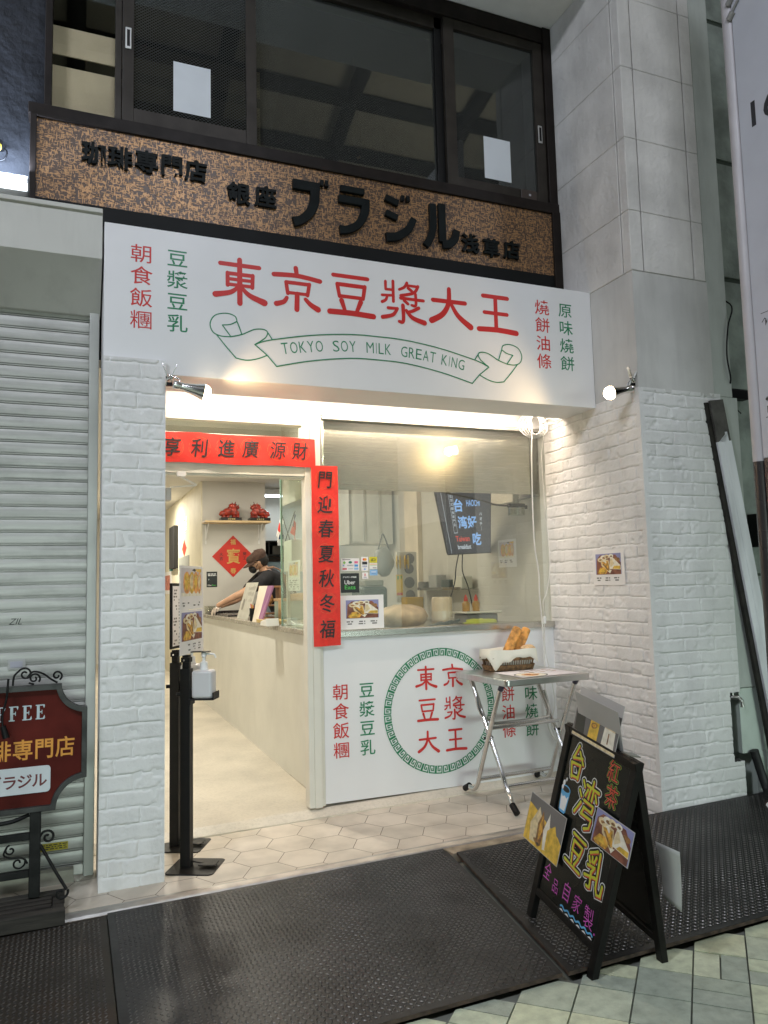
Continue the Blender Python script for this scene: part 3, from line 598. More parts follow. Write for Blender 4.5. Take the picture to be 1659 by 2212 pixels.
# ================================================================== wooden weave sign
t = thing('coffee_sign', 'brown woven pattern sign board with raised black letters', 'sign', (1.2, .22, 3.2))
wv = bpy.data.materials.new('copper_weave'); wv.use_nodes = True; T = wv.node_tree; N = T.nodes; L = T.links; b = N['Principled BSDF']
tc = N.new('ShaderNodeTexCoord'); outs = []
for k, sc in enumerate(((66, 1, 270), (270, 1, 66))):
    mp = N.new('ShaderNodeMapping'); mp.inputs['Scale'].default_value = sc; mp.inputs['Location'].default_value = (k*3.7, 0, k*1.3); L.new(tc.outputs['Object'], mp.inputs[0])
    vo = N.new('ShaderNodeTexVoronoi'); vo.distance = 'CHEBYCHEV'; vo.inputs['Scale'].default_value = 1.0; vo.inputs['Randomness'].default_value = .9; L.new(mp.outputs[0], vo.inputs['Vector'])
    bw = N.new('ShaderNodeSeparateColor'); L.new(vo.outputs['Color'], bw.inputs[0]); outs.append(bw.outputs[0])
nz = N.new('ShaderNodeTexNoise'); nz.inputs['Scale'].default_value = 60; L.new(tc.outputs['Object'], nz.inputs['Vector'])
mxm = N.new('ShaderNodeMath'); mxm.operation = 'MAXIMUM'; L.new(outs[0], mxm.inputs[0]); L.new(outs[1], mxm.inputs[1])
ad = N.new('ShaderNodeMath'); ad.operation = 'MULTIPLY_ADD'; ad.inputs[1].default_value = .5; L.new(nz.outputs['Fac'], ad.inputs[0]); L.new(mxm.outputs[0], ad.inputs[2])
gt = N.new('ShaderNodeMapRange'); gt.inputs[1].default_value = .98; gt.inputs[2].default_value = 1.04; L.new(ad.outputs[0], gt.inputs[0])
mx = N.new('ShaderNodeMix'); mx.data_type = 'RGBA'; mx.inputs[6].default_value = (.085, .049, .029, 1); mx.inputs[7].default_value = (.42, .235, .105, 1); L.new(gt.outputs[0], mx.inputs[0]); L.new(mx.outputs[2], b.inputs['Base Color'])
mt_ = N.new('ShaderNodeMath'); mt_.operation = 'MULTIPLY'; mt_.inputs[1].default_value = .4; L.new(gt.outputs[0], mt_.inputs[0]); L.new(mt_.outputs[0], b.inputs['Metallic']); b.inputs['Roughness'].default_value = .38
bp = N.new('ShaderNodeBump'); bp.inputs['Distance'].default_value = .0012; L.new(gt.outputs[0], bp.inputs['Height']); L.new(bp.outputs[0], b.inputs['Normal'])
F = front(YU-.012)
MB().fbox(F, -.163, 2.634, 2.994, 3.378, -.05, 0).build('panel', wv, t)
g = MB(); g.fbox(F, -.19, -.163, 2.86, 3.388, -.08, .012); g.fbox(F, 2.634, 2.688, 2.80, 3.388, -.08, .016); g.fbox(F, -.163, 2.634, 3.376, 3.388, -.06, .014); g.build('frame', DARK, t, bevel=.002)
MB().fbox(F, -.163, 2.634, 2.80, 2.994, -.08, .002).build('lower_fascia', mat('black_fascia', (.006, .007, .007), .55, spec=.2), t)
LET = mat('raised_letter', (.005, .008, .008), .5, var=.15, scale=20, spec=.15)
def letter(ch, x, z, w, h, off=.028, d=.016): g = MB(); put(g, ch, F, x, z, w, h, off, .0005, d); return g.build('letter', LET, t)
for ch, x, z, s in (('珈', .084, 3.244, .112), ('琲', .20, 3.243, .112), ('専', .32, 3.248, .112), ('門', .437, 3.250, .112), ('店', .552, 3.246, .112), ('銀', .762, 3.167, .115), ('座', .899, 3.174, .115), ('浅', 2.072, 3.105, .112), ('草', 2.208, 3.098, .112), ('店', 2.342, 3.106, .112)): letter(ch, x, z, s, s)
def kata(strokes):
    g = MB()
    for i, (pts, wd) in enumerate(strokes): g.prism(ribbon(spl(pts, 6), wd, cap=False), F, .0005, .022+i*.0004)
    g.build('letter', LET, t, bevel=.0015, seg=1)
kata([([(1.040, 3.268), (1.185, 3.268)], .052), ([(1.157, 3.262), (1.157, 3.20), (1.135, 3.135), (1.085, 3.082), (1.042, 3.065)], [.05, .05, .048, .044, .05])] + [([(1.198, 3.315), (1.198, 3.283)], .018), ([(1.224, 3.315), (1.224, 3.283)], .018)])
kata([([(1.300, 3.291), (1.435, 3.291)], .034), ([(1.288, 3.232), (1.462, 3.232)], .040), ([(1.440, 3.226), (1.432, 3.17), (1.395, 3.105), (1.335, 3.068), (1.292, 3.062)], [.045, .045, .042, .04, .046])])
kata([([(1.556, 3.285), (1.632, 3.262)], .036), ([(1.556, 3.200), (1.625, 3.178)], .036), ([(1.556, 3.062), (1.62, 3.075), (1.685, 3.122), (1.722, 3.19)], [.05, .045, .042, .036]), ([(1.658, 3.312), (1.658, 3.282)], .02), ([(1.690, 3.312), (1.690, 3.282)], .02)])
kata([([(1.838, 3.295), (1.838, 3.17), (1.822, 3.10), (1.790, 3.048)], [.04, .04, .04, .04]), ([(1.895, 3.305), (1.895, 3.085)], .042), ([(1.895, 3.07), (1.935, 3.078), (1.968, 3.11), (1.985, 3.165)], [.045, .045, .045, .04])])
# ================================================================== white shop sign
t = thing('shop_sign', 'white box sign over the doorway with red and green lettering', 'sign', (1.4, .1, 2.5))
F = front(0.0)
MB().box(.1245, XR-.001, 0, .285, 2.146, 2.807).build('sign_box', SIGNW, t, bevel=.0025)
R1 = MB()
for ch, x in zip('東京豆漿大王', (.714, .988, 1.262, 1.537, 1.808, 2.082)): cler(R1, ch, F, x, 2.612, .255, .218, bold=.98)
R1.build('red_title', RED, t)
def column(txt, x, zs, w, h, m, name, off=.006, fr=None, d=.0006):
    mb = MB()
    for ch, z in zip(txt, zs): put(mb, ch, fr or F, x, z, w, h, 0 if ch == '糰' else off, d)
    mb.build(name, m, t)
Z4 = (2.684, 2.585, 2.484, 2.384)
column('朝食飯糰', .279, Z4, .098, .088, RED, 'red_column'); column('豆漿豆乳', .4335, Z4, .096, .086, GREEN, 'green_column')
column('燒餅油條', 2.366, Z4, .096, .088, RED, 'red_column'); column('原味燒餅', 2.517, Z4, .094, .086, GREEN, 'green_column')
G1 = MB()
def line(mb, pts, wd=.0052, fr=None, d=.0006): mb.sheet(ribbon(pts, wd, True, 3), fr or F, d)
def sline(mb, pts, wd=.0052, n=7, **k): line(mb, spl(pts, n), wd, **k)
sgn = [0]
def scroll(mb, mir):
    X = (lambda x: 2.802-x) if mir else (lambda x: x)
    def s(p, curved=True):
        sgn[0] += 1; q = [(X(a), b) for a, b in p]; line(mb, spl(q, 7) if curved else q, .0052, d=.0006+.00008*sgn[0])
    s([(.700, 2.424), (.690, 2.446), (.650, 2.455), (.600, 2.440), (.578, 2.400), (.590, 2.362), (.625, 2.346), (.672, 2.347)])
    s([(.608, 2.349), (.650, 2.298), (.695, 2.249)], False)
    s([(.695, 2.249), (.742, 2.243), (.79, 2.253), (.838, 2.274)])
    s([(.633, 2.398), (.67, 2.405), (.700, 2.422)]); s([(.633, 2.398), (.652, 2.373), (.671, 2.348)], False); s([(.700, 2.422), (.712, 2.392), (.722, 2.363)], False)
    s([(.671, 2.347), (.723, 2.363), (.78, 2.392), (.822, 2.397), (.842, 2.386), (.835, 2.362), (.81, 2.340), (.782, 2.321)])
    s([(.782, 2.321), (.84, 2.275), (.884, 2.226)], False); s([(.842, 2.386), (.853, 2.370), (.865, 2.352)], False); s([(.782, 2.321), (.82, 2.338), (.865, 2.352)])
scroll(G1, 0); scroll(G1, 1)
top = [(.865, 2.352), (1.058, 2.393), (1.25, 2.417), (1.401, 2.421), (1.552, 2.417), (1.744, 2.393), (1.937, 2.352)]
sgn[0] += 1; sline(G1, top, d=.0006+.00008*sgn[0]); sgn[0] += 1; sline(G1, [(.884, 2.226), (1.056, 2.268), (1.25, 2.298), (1.401, 2.303), (1.552, 2.298), (1.746, 2.268), (1.918, 2.226)], d=.0006+.00008*sgn[0])
G1.build('ribbon_emblem', GREEN, t); G1 = MB()
arcz = lambda x: 2.362-.138*(x-1.401)**2*1.45
for wd, x0, x1 in (('TOKYO', .905, 1.116), ('SOY', 1.158, 1.284), ('MILK', 1.331, 1.470), ('GREAT', 1.516, 1.716), ('KING', 1.742, 1.880)):
    ws = {'M': 1.2, 'I': .45, 'O': 1.1, 'G': 1.1, 'L': .85}; tot = sum(ws.get(c, 1) for c in wd); x = x0
    for c in wd:
        q = ws.get(c, 1)/tot*(x1-x0); cx = x+q/2; put(G1, c, F, cx, arcz(cx), q*(.80 if c != 'I' else .16), .054, -.006, rot=math.atan(-.4*(cx-1.401))); x += q
    G1.build('green_word', GREEN, t); G1 = MB()
# ================================================================== shopfront
FRM = mat('frame_cream', (.76, .74, .66), .4, var=.02)
t = thing('shopfront', 'cream framed shopfront with doorway, transom and serving window', 'shopfront', (1.5, YD, 0))
F = front(YD)
g = MB(); g.fbox(F, .30, 2.70, 2.128, 2.30, -.06, .0); g.build('head_beam', WHITE, t, bevel=.002)
g = MB(); g.fbox(F, .30, 1.247, 2.062, 2.127, -.06, .012); g.fbox(F, .30, 1.187, 1.787, 1.996, -.06, .006); g.fbox(F, 1.146, 1.188, 1.996, 2.062, -.055, .008); g.fbox(F, .30, 1.16, 1.777, 1.787, -.06, -.004); g.build('door_head', FRM, t, bevel=.002)
g = MB(); g.fbox(F, 1.160, 1.189, .066, 2.062, -.062, .010); g.fbox(F, 1.189, 1.229, .066, 2.062, -.06, .016); g.fbox(F, 1.229, 1.248, .070, 2.127, -.058, .004); g.build('door_post', FRM, t, bevel=.002)
MB().fbox(F, .30, 1.146, 1.997, 2.061, -.032, -.028).build('transom_pane', glass('transom_glass', (.93, .95, .92), .07), t)
MB().fbox(F, 1.2495, 2.70, .076, .926, -.05, 0).build('panel', SIGNW, t, bevel=.001)
MB().fbox(F, 1.249, 2.70, .927, .961, -.10, .018).build('window_sill', STEEL, t, bevel=.003)
g = MB(); g.fbox(F, 1.2485, 1.262, .962, 2.127, -.05, -.006); g.fbox(F, 1.262, 2.70, 2.108, 2.127, -.05, .002); g.build('window_frame', mat('window_alu', (.40, .39, .36), .4, metal=.7), t, bevel=.0015)
MB().fbox(F, 1.262, 2.70, .9615, 2.108, -.026, -.021).build('window_pane', glass('shop_glass', (.97, .985, .97), .075, film=.05), t)
F = front(YD-.0012)
R1 = MB(); G1 = MB()
for ch, x, z in (('東', 1.841, .681), ('京', 2.008, .684), ('豆', 1.846, .505), ('漿', 2.012, .505), ('大', 1.846, .33), ('王', 2.017, .33)): cler(R1, ch, F, x, z, .136, .128, bold=.9)
R1.build('red_title', RED, t)
Z4 = (.642, .542, .442, .341)
column('朝食飯糰', 1.340, Z4, .094, .088, RED, 'red_column', fr=F); column('豆漿豆乳', 1.488, Z4, .092, .086, GREEN, 'green_column', fr=F)
column('燒餅油條', 2.361, (.655, .554, .453, .351), .092, .088, RED, 'red_column', fr=F); column('原味燒餅', 2.517, (.65, .549, .447, .343), .092, .086, GREEN, 'green_column', fr=F)
n = 24; cx, cz = 1.927, .499
def pol(a, r): return (cx+r*math.sin(a), cz+r*math.cos(a))
for i in range(n):
    a0 = 2*math.pi*i/n; p = 2*math.pi/n; ri, ro = .300, .3395; h = ro-ri
    for m_ in (0, 1):
        f = (lambda x, y: pol(a0+p*x, ri+h*y)) if m_ == 0 else (lambda x, y: pol(a0+p*(1-x), ri+h*y))
        pts = [(.03, 1), (.03, .06), (.10, .06), (.10, .93), (.44, .93), (.44, .08), (.20, .08), (.20, .60), (.33, .60), (.33, .36)]
        pts = [(.47, .0), (.47, 1), (.06, 1), (.06, .06), (.34, .06), (.34, .68), (.20, .68), (.20, .36)]
        q = [f(x, y) for x, y in pts]; G1.sheet(ribbon(q, .0062, False), F, .0007+.00004*((i*2+m_) % 3))
G1.build('key_pattern_ring', GREEN, t)
# lit recess behind the sign: strip lamp on the back of the sign box
t = thing('strip_lamp', 'bright warm strip lamp in the recess under the sign', 'lamp', (1.5, .31, 2.19))
MB().box(.40, 2.66, .287, .312, 2.172, 2.20).build('housing', WHITE, t, bevel=.002)
MB().box(.42, 2.64, .3125, .3165, 2.174, 2.198).build('diffuser', emis('strip_glow', (1, .86, .68), 3), t)
area('strip_lamp_light', (1.53, .322, 2.185), (R_(22), 0, 0), 2.2, .02, K_COVE, (1, .82, .66))
MB().box(.30, 2.69, .285, YD, 2.285, 2.30).build('recess_top', WHITE, t)
# ------------------------------------------------------------------ red couplets
def paperstrip(name, a0, a1, b0, b1, label, chars, horiz):
    t = thing(name, label, 'couplet', ((a0+a1)/2, YD-.02, (b0+b1)/2), group='red new year couplets on the door frame')
    nx, nz = (90, 20) if horiz else (20, 90); vs = []; rnd = random.Random(4)
    F = lambda a, b: .0240+.0035*math.sin(a*31+b*9)*math.sin(b*23+a*5)
    for j in range(nz+1):
        for i in range(nx+1):
            a = a0+(a1-a0)*i/nx; b = b0+(b1-b0)*j/nz; vs.append((a, YD-F(a, b), b+(.002*math.sin(a*14) if j in (0, nz) else 0)))
    m = mat('red_paper', (.78, .030, .018), .55, var=.04, scale=40, bump=.0006, bscale=180)
    MB().add(vs, [(j*(nx+1)+i, j*(nx+1)+i+1, (j+1)*(nx+1)+i+1, (j+1)*(nx+1)+i) for j in range(nz) for i in range(nx)]).build('sheet', m, t, smooth=80)
    GP = mat('gold_print', (.80, .13, .05), .5)
    fr = lambda a, b, d=0: (a, YD-F(a, b)-.0006-d, b)
    for ch, x, z in chars:
        k = MB(); put(k, ch, fr, x, z, .088, .10, .010, .0022, shear=.10); k.build('brush_character', INK, t); g = MB()
        for r in (.056, .049):
            pts = arc(x, z, r, 0, 360, 30)
            for i in range(0, 30):
                if rnd.random() < .72: g.add([fr(*p, .0002) for p in (pts[i], pts[i+1], (x+(pts[i+1][0]-x)*.965, z+(pts[i+1][1]-z)*.965), (x+(pts[i][0]-x)*.965, z+(pts[i][1]-z)*.965))], [(0, 1, 2, 3)])
        for i in range(22):
            a, r = rnd.uniform(0, 6.28), rnd.uniform(.012, .046); px, pz = x+r*math.cos(a), z+r*math.sin(a); l = .006; g.add([fr(*p, .0002) for p in ((px, pz), (px+l*math.cos(a+1.2), pz+l*math.sin(a+1.2)), (px+l*math.cos(a+1.6)-.001, pz+l*math.sin(a+1.6)+.001))], [(0, 1, 2)])
        g.build('gold_ring', GP, t)
    g = MB()
    for i in range(150):
        px, pz = rnd.uniform(a0+.01, a1-.01), rnd.uniform(b0+.01, b1-.01); g.add([fr(px+q, pz+r, .0001) for q, r in ((0, 0), (.0016, 0), (.0016, .0016), (0, .0016))], [(0, 1, 2, 3)])
    g.build('gold_flecks', GP, t)['kind'] = 'stuff'
paperstrip('red_couplet', .33, 1.214, 1.836, 1.990, 'horizontal red paper couplet across the door head', [('享', .470, 1.914), ('利', .606, 1.914), ('進', .740, 1.917), ('廣', .866, 1.920), ('源', 1.010, 1.920), ('財', 1.131, 1.920)], True)
paperstrip('red_couplet', 1.190, 1.340, .889, 1.847, 'vertical red paper couplet hanging on the door post', [(c, 1.267, z) for c, z in zip('門迎春夏秋冬福', (1.772, 1.637, 1.507, 1.373, 1.243, 1.112, .977))], False)
# ================================================================== printed food pictures
FM = [mat('print_blue', (.25, .26, .48), .45), mat('print_board', (.22, .075, .045), .45, var=.2, scale=40), mat('print_cream', (.72, .60, .36), .45, var=.12, scale=60), mat('print_gold', (.62, .33, .045), .45, var=.3, scale=55),
      mat('print_white', (.82, .78, .66), .45, var=.06, scale=60), mat('print_brown', (.30, .15, .05), .45, var=.3, scale=60), mat('print_orange', (.78, .36, .11), .45, var=.18, scale=45), mat('print_pale', (.62, .58, .60), .45, var=.05), mat('print_dark', (.035, .04, .035), .45), mat('print_yellow', (.72, .47, .06), .45, var=.15, scale=45), mat('print_grey', (.45, .44, .42), .45, var=.05)]
def blob(cx, cy, rx, ry, n=14, seed=0, wob=.08, rot=0):
    r = random.Random(seed); o = []
    for i in range(n):
        a = 2*math.pi*i/n; q = 1+r.uniform(-wob, wob); x, y = rx*q*math.cos(a), ry*q*math.sin(a); o.append((cx+x*math.cos(rot)-y*math.sin(rot), cy+x*math.sin(rot)+y*math.cos(rot)))
    return o
def picture(fr, a0, a1, b0, b1, kind, parent, name='food_picture', d=.0012):
    g = MB(); k = [0]
    def s(mi, pts):
        g.mi = mi; k[0] += 1; g.sheet([(a0+(a1-a0)*min(1, max(0, x)), b0+(b1-b0)*min(1, max(0, y))) for x, y in pts], fr, d+k[0]*.00006)
    sq = [(0, 0), (1, 0), (1, 1), (0, 1)]
    if kind == 'pie':
        s(0, sq); s(1, [(.02, 0), (.98, 0), (.99, .55), (.80, .93), (.18, .93), (.05, .75)])
        for i, (x, y, r) in enumerate(((.20, .72, .12), (.33, .82, .13), (.46, .86, .11), (.62, .88, .10), (.86, .70, .11))): s((2, 4, 2, 4, 5)[i], blob(x, y, r, r*.9, seed=i)); s(5, blob(x+.01, y-.02, r*.5, r*.4, seed=i+9))
        s(2, [(.20, .66), (.30, .74), (.52, .70), (.60, .12), (.52, .10), (.24, .42)]); s(3, [(.24, .60), (.50, .66), (.56, .22), (.44, .20)]); s(5, [(.27, .50), (.33, .52), (.56, .14), (.54, .12)]); s(4, [(.30, .66), (.36, .72), (.44, .60), (.42, .52)])
        s(3, [(.06, .10), (.18, .34), (.34, .36), (.46, .16), (.40, .03), (.12, .02)]); s(9, [(.10, .12), (.2, .27), (.32, .26), (.38, .12)])
        s(4, [(.60, .84), (.70, .80), (.98, .42), (.99, .22), (.55, .26), (.57, .60)]); s(9, [(.74, .40), (.97, .40), (.97, .24), (.66, .27)]); s(2, [(.60, .74), (.66, .74), (.74, .5), (.60, .34), (.57, .5)]); s(4, [(.50, .16), (.64, .22), (.56, .04)])
    elif kind == 'bread':
        s(7, sq); s(4, [(0, .0), (1, .0), (1, .2), (0, .12)]); s(8, [(.5, .93), (.62, .99), (.72, .95), (.66, .88)]); s(9, [(.66, .97), (.97, .99), (.97, .86), (.75, .88)])
        for i, (x, w_) in enumerate(((.26, .24), (.50, .20), (.70, .20), (.87, .13))): s((6, 9, 6, 6)[i], blob(x, .48, w_*.72, .40, 16, seed=i, wob=.04)); s(2 if i % 2 else 9, blob(x-.01, .52, w_*.42, .28, 12, seed=i+5, wob=.15))
        for i in range(26): r = random.Random(i); s(2, blob(r.uniform(.15, .92), r.uniform(.15, .82), .02, .014, 6, seed=i))
    elif kind == 'wrap':
        s(10, sq); s(9, [(0, 0), (1, 0), (1, .42), (.9, .52), (.1, .78), (0, .8)]); s(2, [(.18, .05), (.12, .4), (.30, .84), (.42, .62), (.46, .1)]); s(5, [(.36, .08), (.33, .5), (.42, .82), (.52, .5), (.50, .1)]); s(3, [(.40, .12), (.38, .5), (.43, .72), (.48, .4)])
        s(4, [(.56, .06), (.50, .45), (.60, .86), (.68, .4), (.66, .1)]); s(9, [(.62, .1), (.60, .5), (.78, .70), (.95, .3), (.9, .05)]); s(5, blob(.40, .12, .12, .07, 9, 3, .3)); s(8, blob(.42, .10, .05, .03, 7, 4, .3))
    elif kind == 'cartons':
        s(10, sq); s(2, [(0, 0), (1, 0), (1, .09), (0, .09)]); s(8, [(.04, .16), (.27, .12), (.24, .66), (.02, .70)]); s(2, [(.02, .70), (.24, .66), (.24, .74), (.02, .79)])
        s(9, [(.36, .12), (.58, .10), (.58, .62), (.38, .64)]); s(5, blob(.47, .48, .07, .08, 10, 1, .2)); s(3, blob(.47, .49, .04, .05, 8, 2, .2))
        s(4, [(.68, .08), (.96, .08), (.94, .56), (.70, .58)]); s(2, [(.70, .58), (.94, .56), (.93, .62), (.72, .64)]); s(5, [(.80, .20), (.825, .20), (.825, .48), (.80, .48)]); s(8, [(.62, .74), (.86, .72), (.86, .75), (.62, .77)])
    o = g.build(name, FM, parent); return o
def dashes(mb, fr, a0, a1, b0, b1, rows, seed=0, fill=.6, d=.0013):
    r = random.Random(seed); h = (b1-b0)/rows
    for i in range(rows):
        a = a0+r.uniform(0, .01)
        while a < a1-.004:
            l = min(r.uniform(.008, .03), a1-a)
            if r.random() < fill: mb.sheet([(a, b0+i*h), (a+l, b0+i*h), (a+l, b0+i*h+h*.55), (a, b0+i*h+h*.55)], fr, d)
            a += l+.006
def poster(name, fr, a0, a1, b0, b1, kind, label, cat='poster', inset=(.12, .12, .32, .14), d=.001, group=None, th=.0006):
    t = thing(name, label, cat, fr((a0+a1)/2, (b0+b1)/2, 0), group=group)
    MB().fbox(fr, a0, a1, b0, b1, d-th, d).build('sheet', PAPER, t); W, H = a1-a0, b1-b0
    picture(fr, a0+W*inset[0], a1-W*inset[1], b0+H*inset[2], b1-H*inset[3], kind, t, d=d+.0004)
    g = MB()
    for i in range(3): x = a0+W*(inset[0]+.28*i); dashes(g, fr, x, x+W*.16, b0+H*(inset[2]-.18), b0+H*(inset[2]-.05), 2, i, .95, d+.0004)
    g.build('caption', GREYTX, t); return t
F = front(YD+.021)
poster('menu_poster', F, 1.356, 1.606, .966, 1.148, 'pie', 'white pancake poster inside the serving window beside the red couplet', d=.0035)
poster('menu_poster', side(XR), -.09, .172, 1.170, 1.360, 'pie', 'white pancake poster taped to the white brick wall', inset=(.10, .10, .30, .11), d=.004)
# stickers on the pane
F = front(YD+.0195)
t = thing('delivery_sticker', 'square black delivery sticker with white and green words', 'sticker', (1.41, YD+.02, 1.215))
MB().fbox(F, 1.360, 1.466, 1.163, 1.268, 0, .001).build('sticker', mat('sticker_black', (.012, .014, .014), .35), t)
g = MB(); put(g, 'Uber', F, 1.412, 1.219, .062, .022, .012, .0013); put(g, 'デリバリー対応店', F, 1.411, 1.247, .078, .0095, .02, .0013); g.build('white_words', mat('print_white2', (.8, .8, .8), .5), t)
g = MB(); put(g, 'Eats', F, 1.413, 1.192, .062, .022, .012, .0013); g.build('green_word', mat('print_green', (.08, .50, .09), .5), t)
def sticker(a0, a1, b0, b1, label, bg, items):
    t = thing('payment_sticker', label, 'sticker', ((a0+a1)/2, YD+.02, (b0+b1)/2), group='payment stickers on the serving window')
    MB().fbox(F, a0, a1, b0, b1, 0, .001).build('sticker', bg, t)
    W, H = a1-a0, b1-b0
    for i, (kind, c, x, y, w_, h_) in enumerate(items):
        g = MB(); cx, cy = a0+W*x, b0+H*y
        if kind == 'b': g.fbox(F, cx-W*w_/2, cx+W*w_/2, cy-H*h_/2, cy+H*h_/2, .0011, .0014)
        elif kind == 'o': g.sheet(arc(cx, cy, W*w_/2, 0, 360, 16, H*h_/2)[:-1], F, .0014+.0001*i)
        elif kind == 'd': g.sheet([(cx-W*w_/2, cy), (cx, cy-H*h_/2), (cx+W*w_/2, cy), (cx, cy+H*h_/2)], F, .0014)
        else: put(g, kind, F, cx, cy, W*w_, H*h_, .008, .0018)
        g.build('mark', mat('mark_%d_%d_%d' % tuple(int(q*100) for q in c), c, .5), t)
sticker(1.365, 1.468, 1.281, 1.349, 'wide white sticker with nine small payment marks', PAPER, [('b', (.1,.1,.1), .28, .9, .45, .05), ('d', (.25,.6,.12), .17, .66, .17, .26), ('o', (.02,.2,.12), .5, .68, .2, .2), ('b', (.75,.15,.3), .83, .68, .2, .18), ('o', (.15,.35,.7), .12, .42, .1, .1), ('nanaco', (.12,.12,.14), .5, .43, .36, .09), ('b', (.06,.3,.7), .83, .42, .2, .18), ('b', (.65,.06,.1), .18, .16, .24, .13), ('b', (.45,.45,.5), .52, .16, .28, .06), ('b', (.3,.5,.75), .83, .17, .24, .17)])
sticker(1.480, 1.521, 1.279, 1.356, 'tall white sticker with card payment marks', PAPER, [('o', (.7,.05,.03), .42, .82, .4, .18), ('o', (.8,.35,.03), .6, .82, .4, .18), ('b', (.02,.02,.03), .5, .56, .72, .2), ('VISA', (.05,.08,.35), .5, .33, .7, .11), ('d', (.2,.35,.7), .5, .13, .4, .14)])
sticker(1.529, 1.574, 1.3235, 1.356, 'small yellow sticker with black letters', mat('yellow_label', (.62, .56, .03), .4), [('iD', (.03,.03,.03), .5, .5, .6, .45)])
sticker(1.529, 1.574, 1.290, 1.3215, 'small white striped sticker under the yellow one', PAPER, [('b', (.75,.5,.3), .5, .8, .9, .16), ('b', (.45,.6,.35), .5, .55, .9, .1), ('b', (.35,.35,.36), .66, .2, .5, .18)])
sticker(1.529, 1.575, 1.254, 1.286, 'small pale blue sticker with a curved line', mat('blue_label', (.25, .45, .72), .4), [('b', (.8,.8,.85), .5, .6, .6, .1), ('b', (.06,.2,.5), .5, .3, .5, .07)])
sticker(1.485, 1.520, 1.236, 1.271, 'small white sticker with a red letter over blue letters', PAPER, [('R', (.55,.04,.06), .5, .62, .3, .42), ('Edy', (.12,.12,.25), .5, .2, .5, .22)])
# ================================================================== clamp lamps
def clamp_lamp(label, tip, back, clampto, side_):
    t = thing('clamp_lamp', label, 'lamp', back, group='silver clamp lamps beside the shop sign')
    a, b = Vector(back), Vector(tip); ax = (b-a).normalized(); Ln = (b-a).length
    MB().lathe([(.014, 0), (.019, .004), (.020, .02), (.0165, .03), (.0175, .05), (.026, Ln*.72), (.037, Ln), (.0355, Ln), (.025, Ln*.75), (.01, Ln*.5)], a, 28, ax).build('shade', CHROME, t, smooth=40)
    MB().lathe([(.012, Ln*.7), (.030, Ln*.93), (.0335, Ln*1.02), (.031, Ln*1.12), (.022, Ln*1.20), (.008, Ln*1.235)], a, 20, ax).build('bulb', emis('bulb_glow', (1, .80, .50), 16), t, smooth=80)
    c = Vector(clampto); g = MB(); g.tube([a+ax*.03, a+ax*.028+Vector((0, 0, .03)), c+Vector((0, 0, .01))], .004, 8)
    g.tube([c+Vector((-.012*side_, 0, -.012)), c+Vector((.012*side_, 0, .008))], .008, 10)
    g.build('arm', CHROME, t, smooth=50)
    g = MB()
    for s in (-1, 1):
        p = [c+Vector((s*.008, 0, -.012)), c+Vector((s*.012, -.002, .01)), c+Vector((s*.026, -.006, .045)), c+Vector((s*.030, -.004, .058))]
        for u, v in zip(p, p[1:]): g.bar(u, v, .003, .017, up=(0, 1, 0))
        g.bar(c+Vector((s*.008, 0, -.01)), c+Vector((s*.014, .01, -.032)), .003, .015, up=(0, 1, 0))
    g.build('clamp', CHROME, t); MB().tube([c+Vector((-.014, 0, .0)), c+Vector((.014, 0, .0))], .0055, 10).box(c.x-.012, c.x+.012, c.y-.006, c.y+.012, c.z-.036, c.z-.022).build('grip', BLKPL, t, smooth=50)
    l = bpy.data.lights.new('clamp_lamp_light', 'SPOT'); l.energy = 6; l.color = (1, .70, .36); l.spot_size = R_(165); l.spot_blend = .6; l.shadow_soft_size = .03
    o = bpy.data.objects.new('clamp_lamp_light', l); C.objects.link(o); o.location = b+ax*.055; o.rotation_euler = ax.to_track_quat('-Z', 'Y').to_euler()
clamp_lamp('silver clamp lamp on the narrow brick pillar by the doorway', (.535, -.085, 2.058), (.405, -.085, 2.082), (.392, -.06, 2.118), 1)
clamp_lamp('silver clamp lamp on the stone and brick corner pillar', (2.535, -.322, 2.143), (2.672, -.325, 2.176), (2.672, -.330, 2.225), -1)
# cables
CAB = mat('white_cable', (.72, .71, .68), .5)
g = MB(); g.tube(spl([(2.530, .40, 2.175), (2.532, .40, 2.08), (2.530, .41, 1.926), (2.536, .43, 1.653), (2.544, .44, 1.41), (2.571, .45, 1.25), (2.570, .45, 1.13), (2.579, .45, .968), (2.590, .455, .808), (2.588, .46, .60), (2.60, .46, .35), (2.66, .42, .24)], 6), .0042, 8)
rnd = random.Random(9)
for i in range(5):
    a = rnd.uniform(0, 6); g.tube([(2.556+(.045+.01*i)*math.cos(a+q/16*6.28)*(.8+.1*i), .395+.006*i, 2.125+(.058+.004*i)*math.sin(a+q/16*6.28)) for q in range(16)], .0036, 7, closed=True)
g.tube(spl([(2.60, .39, 2.14), (2.64, .38, 2.165), (2.675, .36, 2.15), (2.66, .34, 2.13), (2.62, .36, 2.128), (2.60, .39, 2.12)], 5), .0034, 7)
tag(g.build('white_cable', CAB, smooth=60), 'coiled white cable hanging in front of the serving window', 'cable')
t = thing('switch_cable', 'thin white cable with inline switch beside the brick wall', 'cable', (2.6, .46, 1.0))
MB().tube(spl([(2.655, .42, 2.14), (2.629, .45, 1.975), (2.640, .46, 1.7), (2.66, .465, 1.40), (2.657, .465, 1.25), (2.630, .465, 1.13), (2.603, .465, 1.08), (2.606, .465, 1.01), (2.605, .465, .93), (2.604, .465, .80), (2.635, .46, .62), (2.65, .46, .48), (2.62, .46, .36), (2.66, .44, .22), (2.62, .42, .10), (2.57, .40, .065)], 6), .0028, 7).build('lead', CAB, t, smooth=60)
